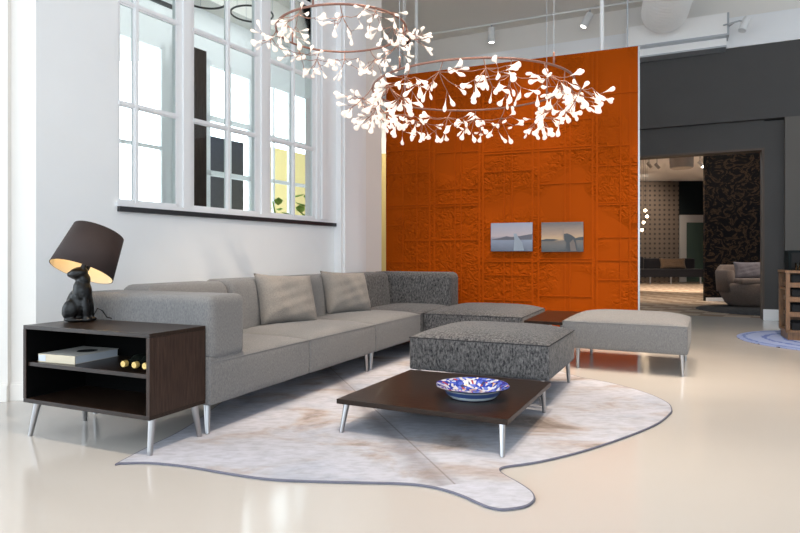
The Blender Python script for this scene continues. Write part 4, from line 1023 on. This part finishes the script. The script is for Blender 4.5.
# ------------------------------------------------------------------ light
w = bpy.data.worlds.new('sky'); sc.world = w; w.use_nodes = True
bg = w.node_tree.nodes['Background']; bg.inputs[0].default_value = (.79, .90, 1, 1); bg.inputs[1].default_value = 1.5
wt = w.node_tree; wc = wt.nodes.new('ShaderNodeTexCoord'); dt = wt.nodes.new('ShaderNodeVectorMath'); dt.operation = 'DOT_PRODUCT'; dt.inputs[1].default_value = (-.84, .50, .21)
mr = wt.nodes.new('ShaderNodeMapRange'); mr.inputs['From Min'].default_value = 0; mr.inputs['From Max'].default_value = .8; mr.inputs['To Min'].default_value = 1.1; mr.inputs['To Max'].default_value = 6.5
wt.links.new(wc.outputs['Generated'], dt.inputs[0]); wt.links.new(dt.outputs['Value'], mr.inputs['Value']); wt.links.new(mr.outputs[0], bg.inputs[1])
def area(name, loc, target, size, power, col, sy=None, spread=180):
    l = bpy.data.lights.new(name, 'AREA'); l.energy = power; l.color = col; l.size = size; l.shape = 'RECTANGLE'; l.size_y = sy or size; l.spread = R(spread)
    o = bpy.data.objects.new(name, l); COL.objects.link(o); o.location = loc
    o.rotation_euler = (Vector(target) - Vector(loc)).to_track_quat('-Z', 'Y').to_euler(); return o
def spotl(loc, target, power, col, angle=60, blend=.8, size=.08):
    l = bpy.data.lights.new('ceiling_spot_light', 'SPOT'); l.energy = power; l.color = col; l.spot_size = R(angle); l.spot_blend = blend; l.shadow_soft_size = size
    o = bpy.data.objects.new('ceiling_spot_light', l); COL.objects.link(o); o.location = loc
    o.rotation_euler = (Vector(target) - Vector(loc)).to_track_quat('-Z', 'Y').to_euler(); return o
warm = (1, .82, .64)
WL = 1.75
for loc, tg, pw, an in (((.6, 4.2, 4.8), (-.4, 5.2, .4), 260, 50), ((1.8, 5.0, 4.8), (2.1, 5.6, .4), 260, 40), ((0, 6.0, 4.8), (.7, 6.6, .4), 220, 50),
                        ((-.6, 4.3, 4.8), (-.9, 4.7, .4), 180, 40), ((1.6, 3.6, 4.8), (1.6, 4.2, 0), 260, 60), ((3.5, 5.0, 4.8), (3.4, 6.0, 0), 420, 70), ((0, 2.0, 4.8), (0, 2.8, 0), 300, 70),
                        ((1.5, 6.1, 5.2), (1.35, 7.6, .9), 200, 42), ((.35, 6.6, 5.2), (.3, 8.0, .9), 45, 40), ((2.5, 5.6, 5.2), (2.4, 7.2, .9), 70, 42)):
    spotl(loc, tg, pw * WL, warm, an)
q_ = WIN.at(3.2, 4.9, 1.6); q2 = WIN.at(3.2, 2.6, 3.0); area('window_room_ceiling_light', q_, q2, 5, 38, (.95, .98, 1), 1.0)
# back room and slit
spotl((8, 17, 3.9), (9.0, 19.2, 0), 2600, warm, 80); spotl((6.5, 14, 3.9), (6.8, 14.8, 0), 700, warm, 80); spotl((7.0, 10.9, 2.6), (7.4, 12.2, .3), 60, warm, 90)
spotl((9, 21.5, 3.9), (9.2, 24, 2.4), 600, warm, 90); spotl((7.9, 11.3, 3.9), (7.6, 13.6, 1.5), 120, warm, 90)
spotl((-.3, 10.2, 4.5), (-.4, 12.2, 1.5), 260, (1, .9, .7), 90)
area('daylight_fill_panel', (-1, -4.2, 2.4), (2, 9, 8.0), 9, 300, (.80, .91, 1), 3.6)  # added cool fill panel behind the camera, tilted up to brighten ceiling and walls
print('script ok')
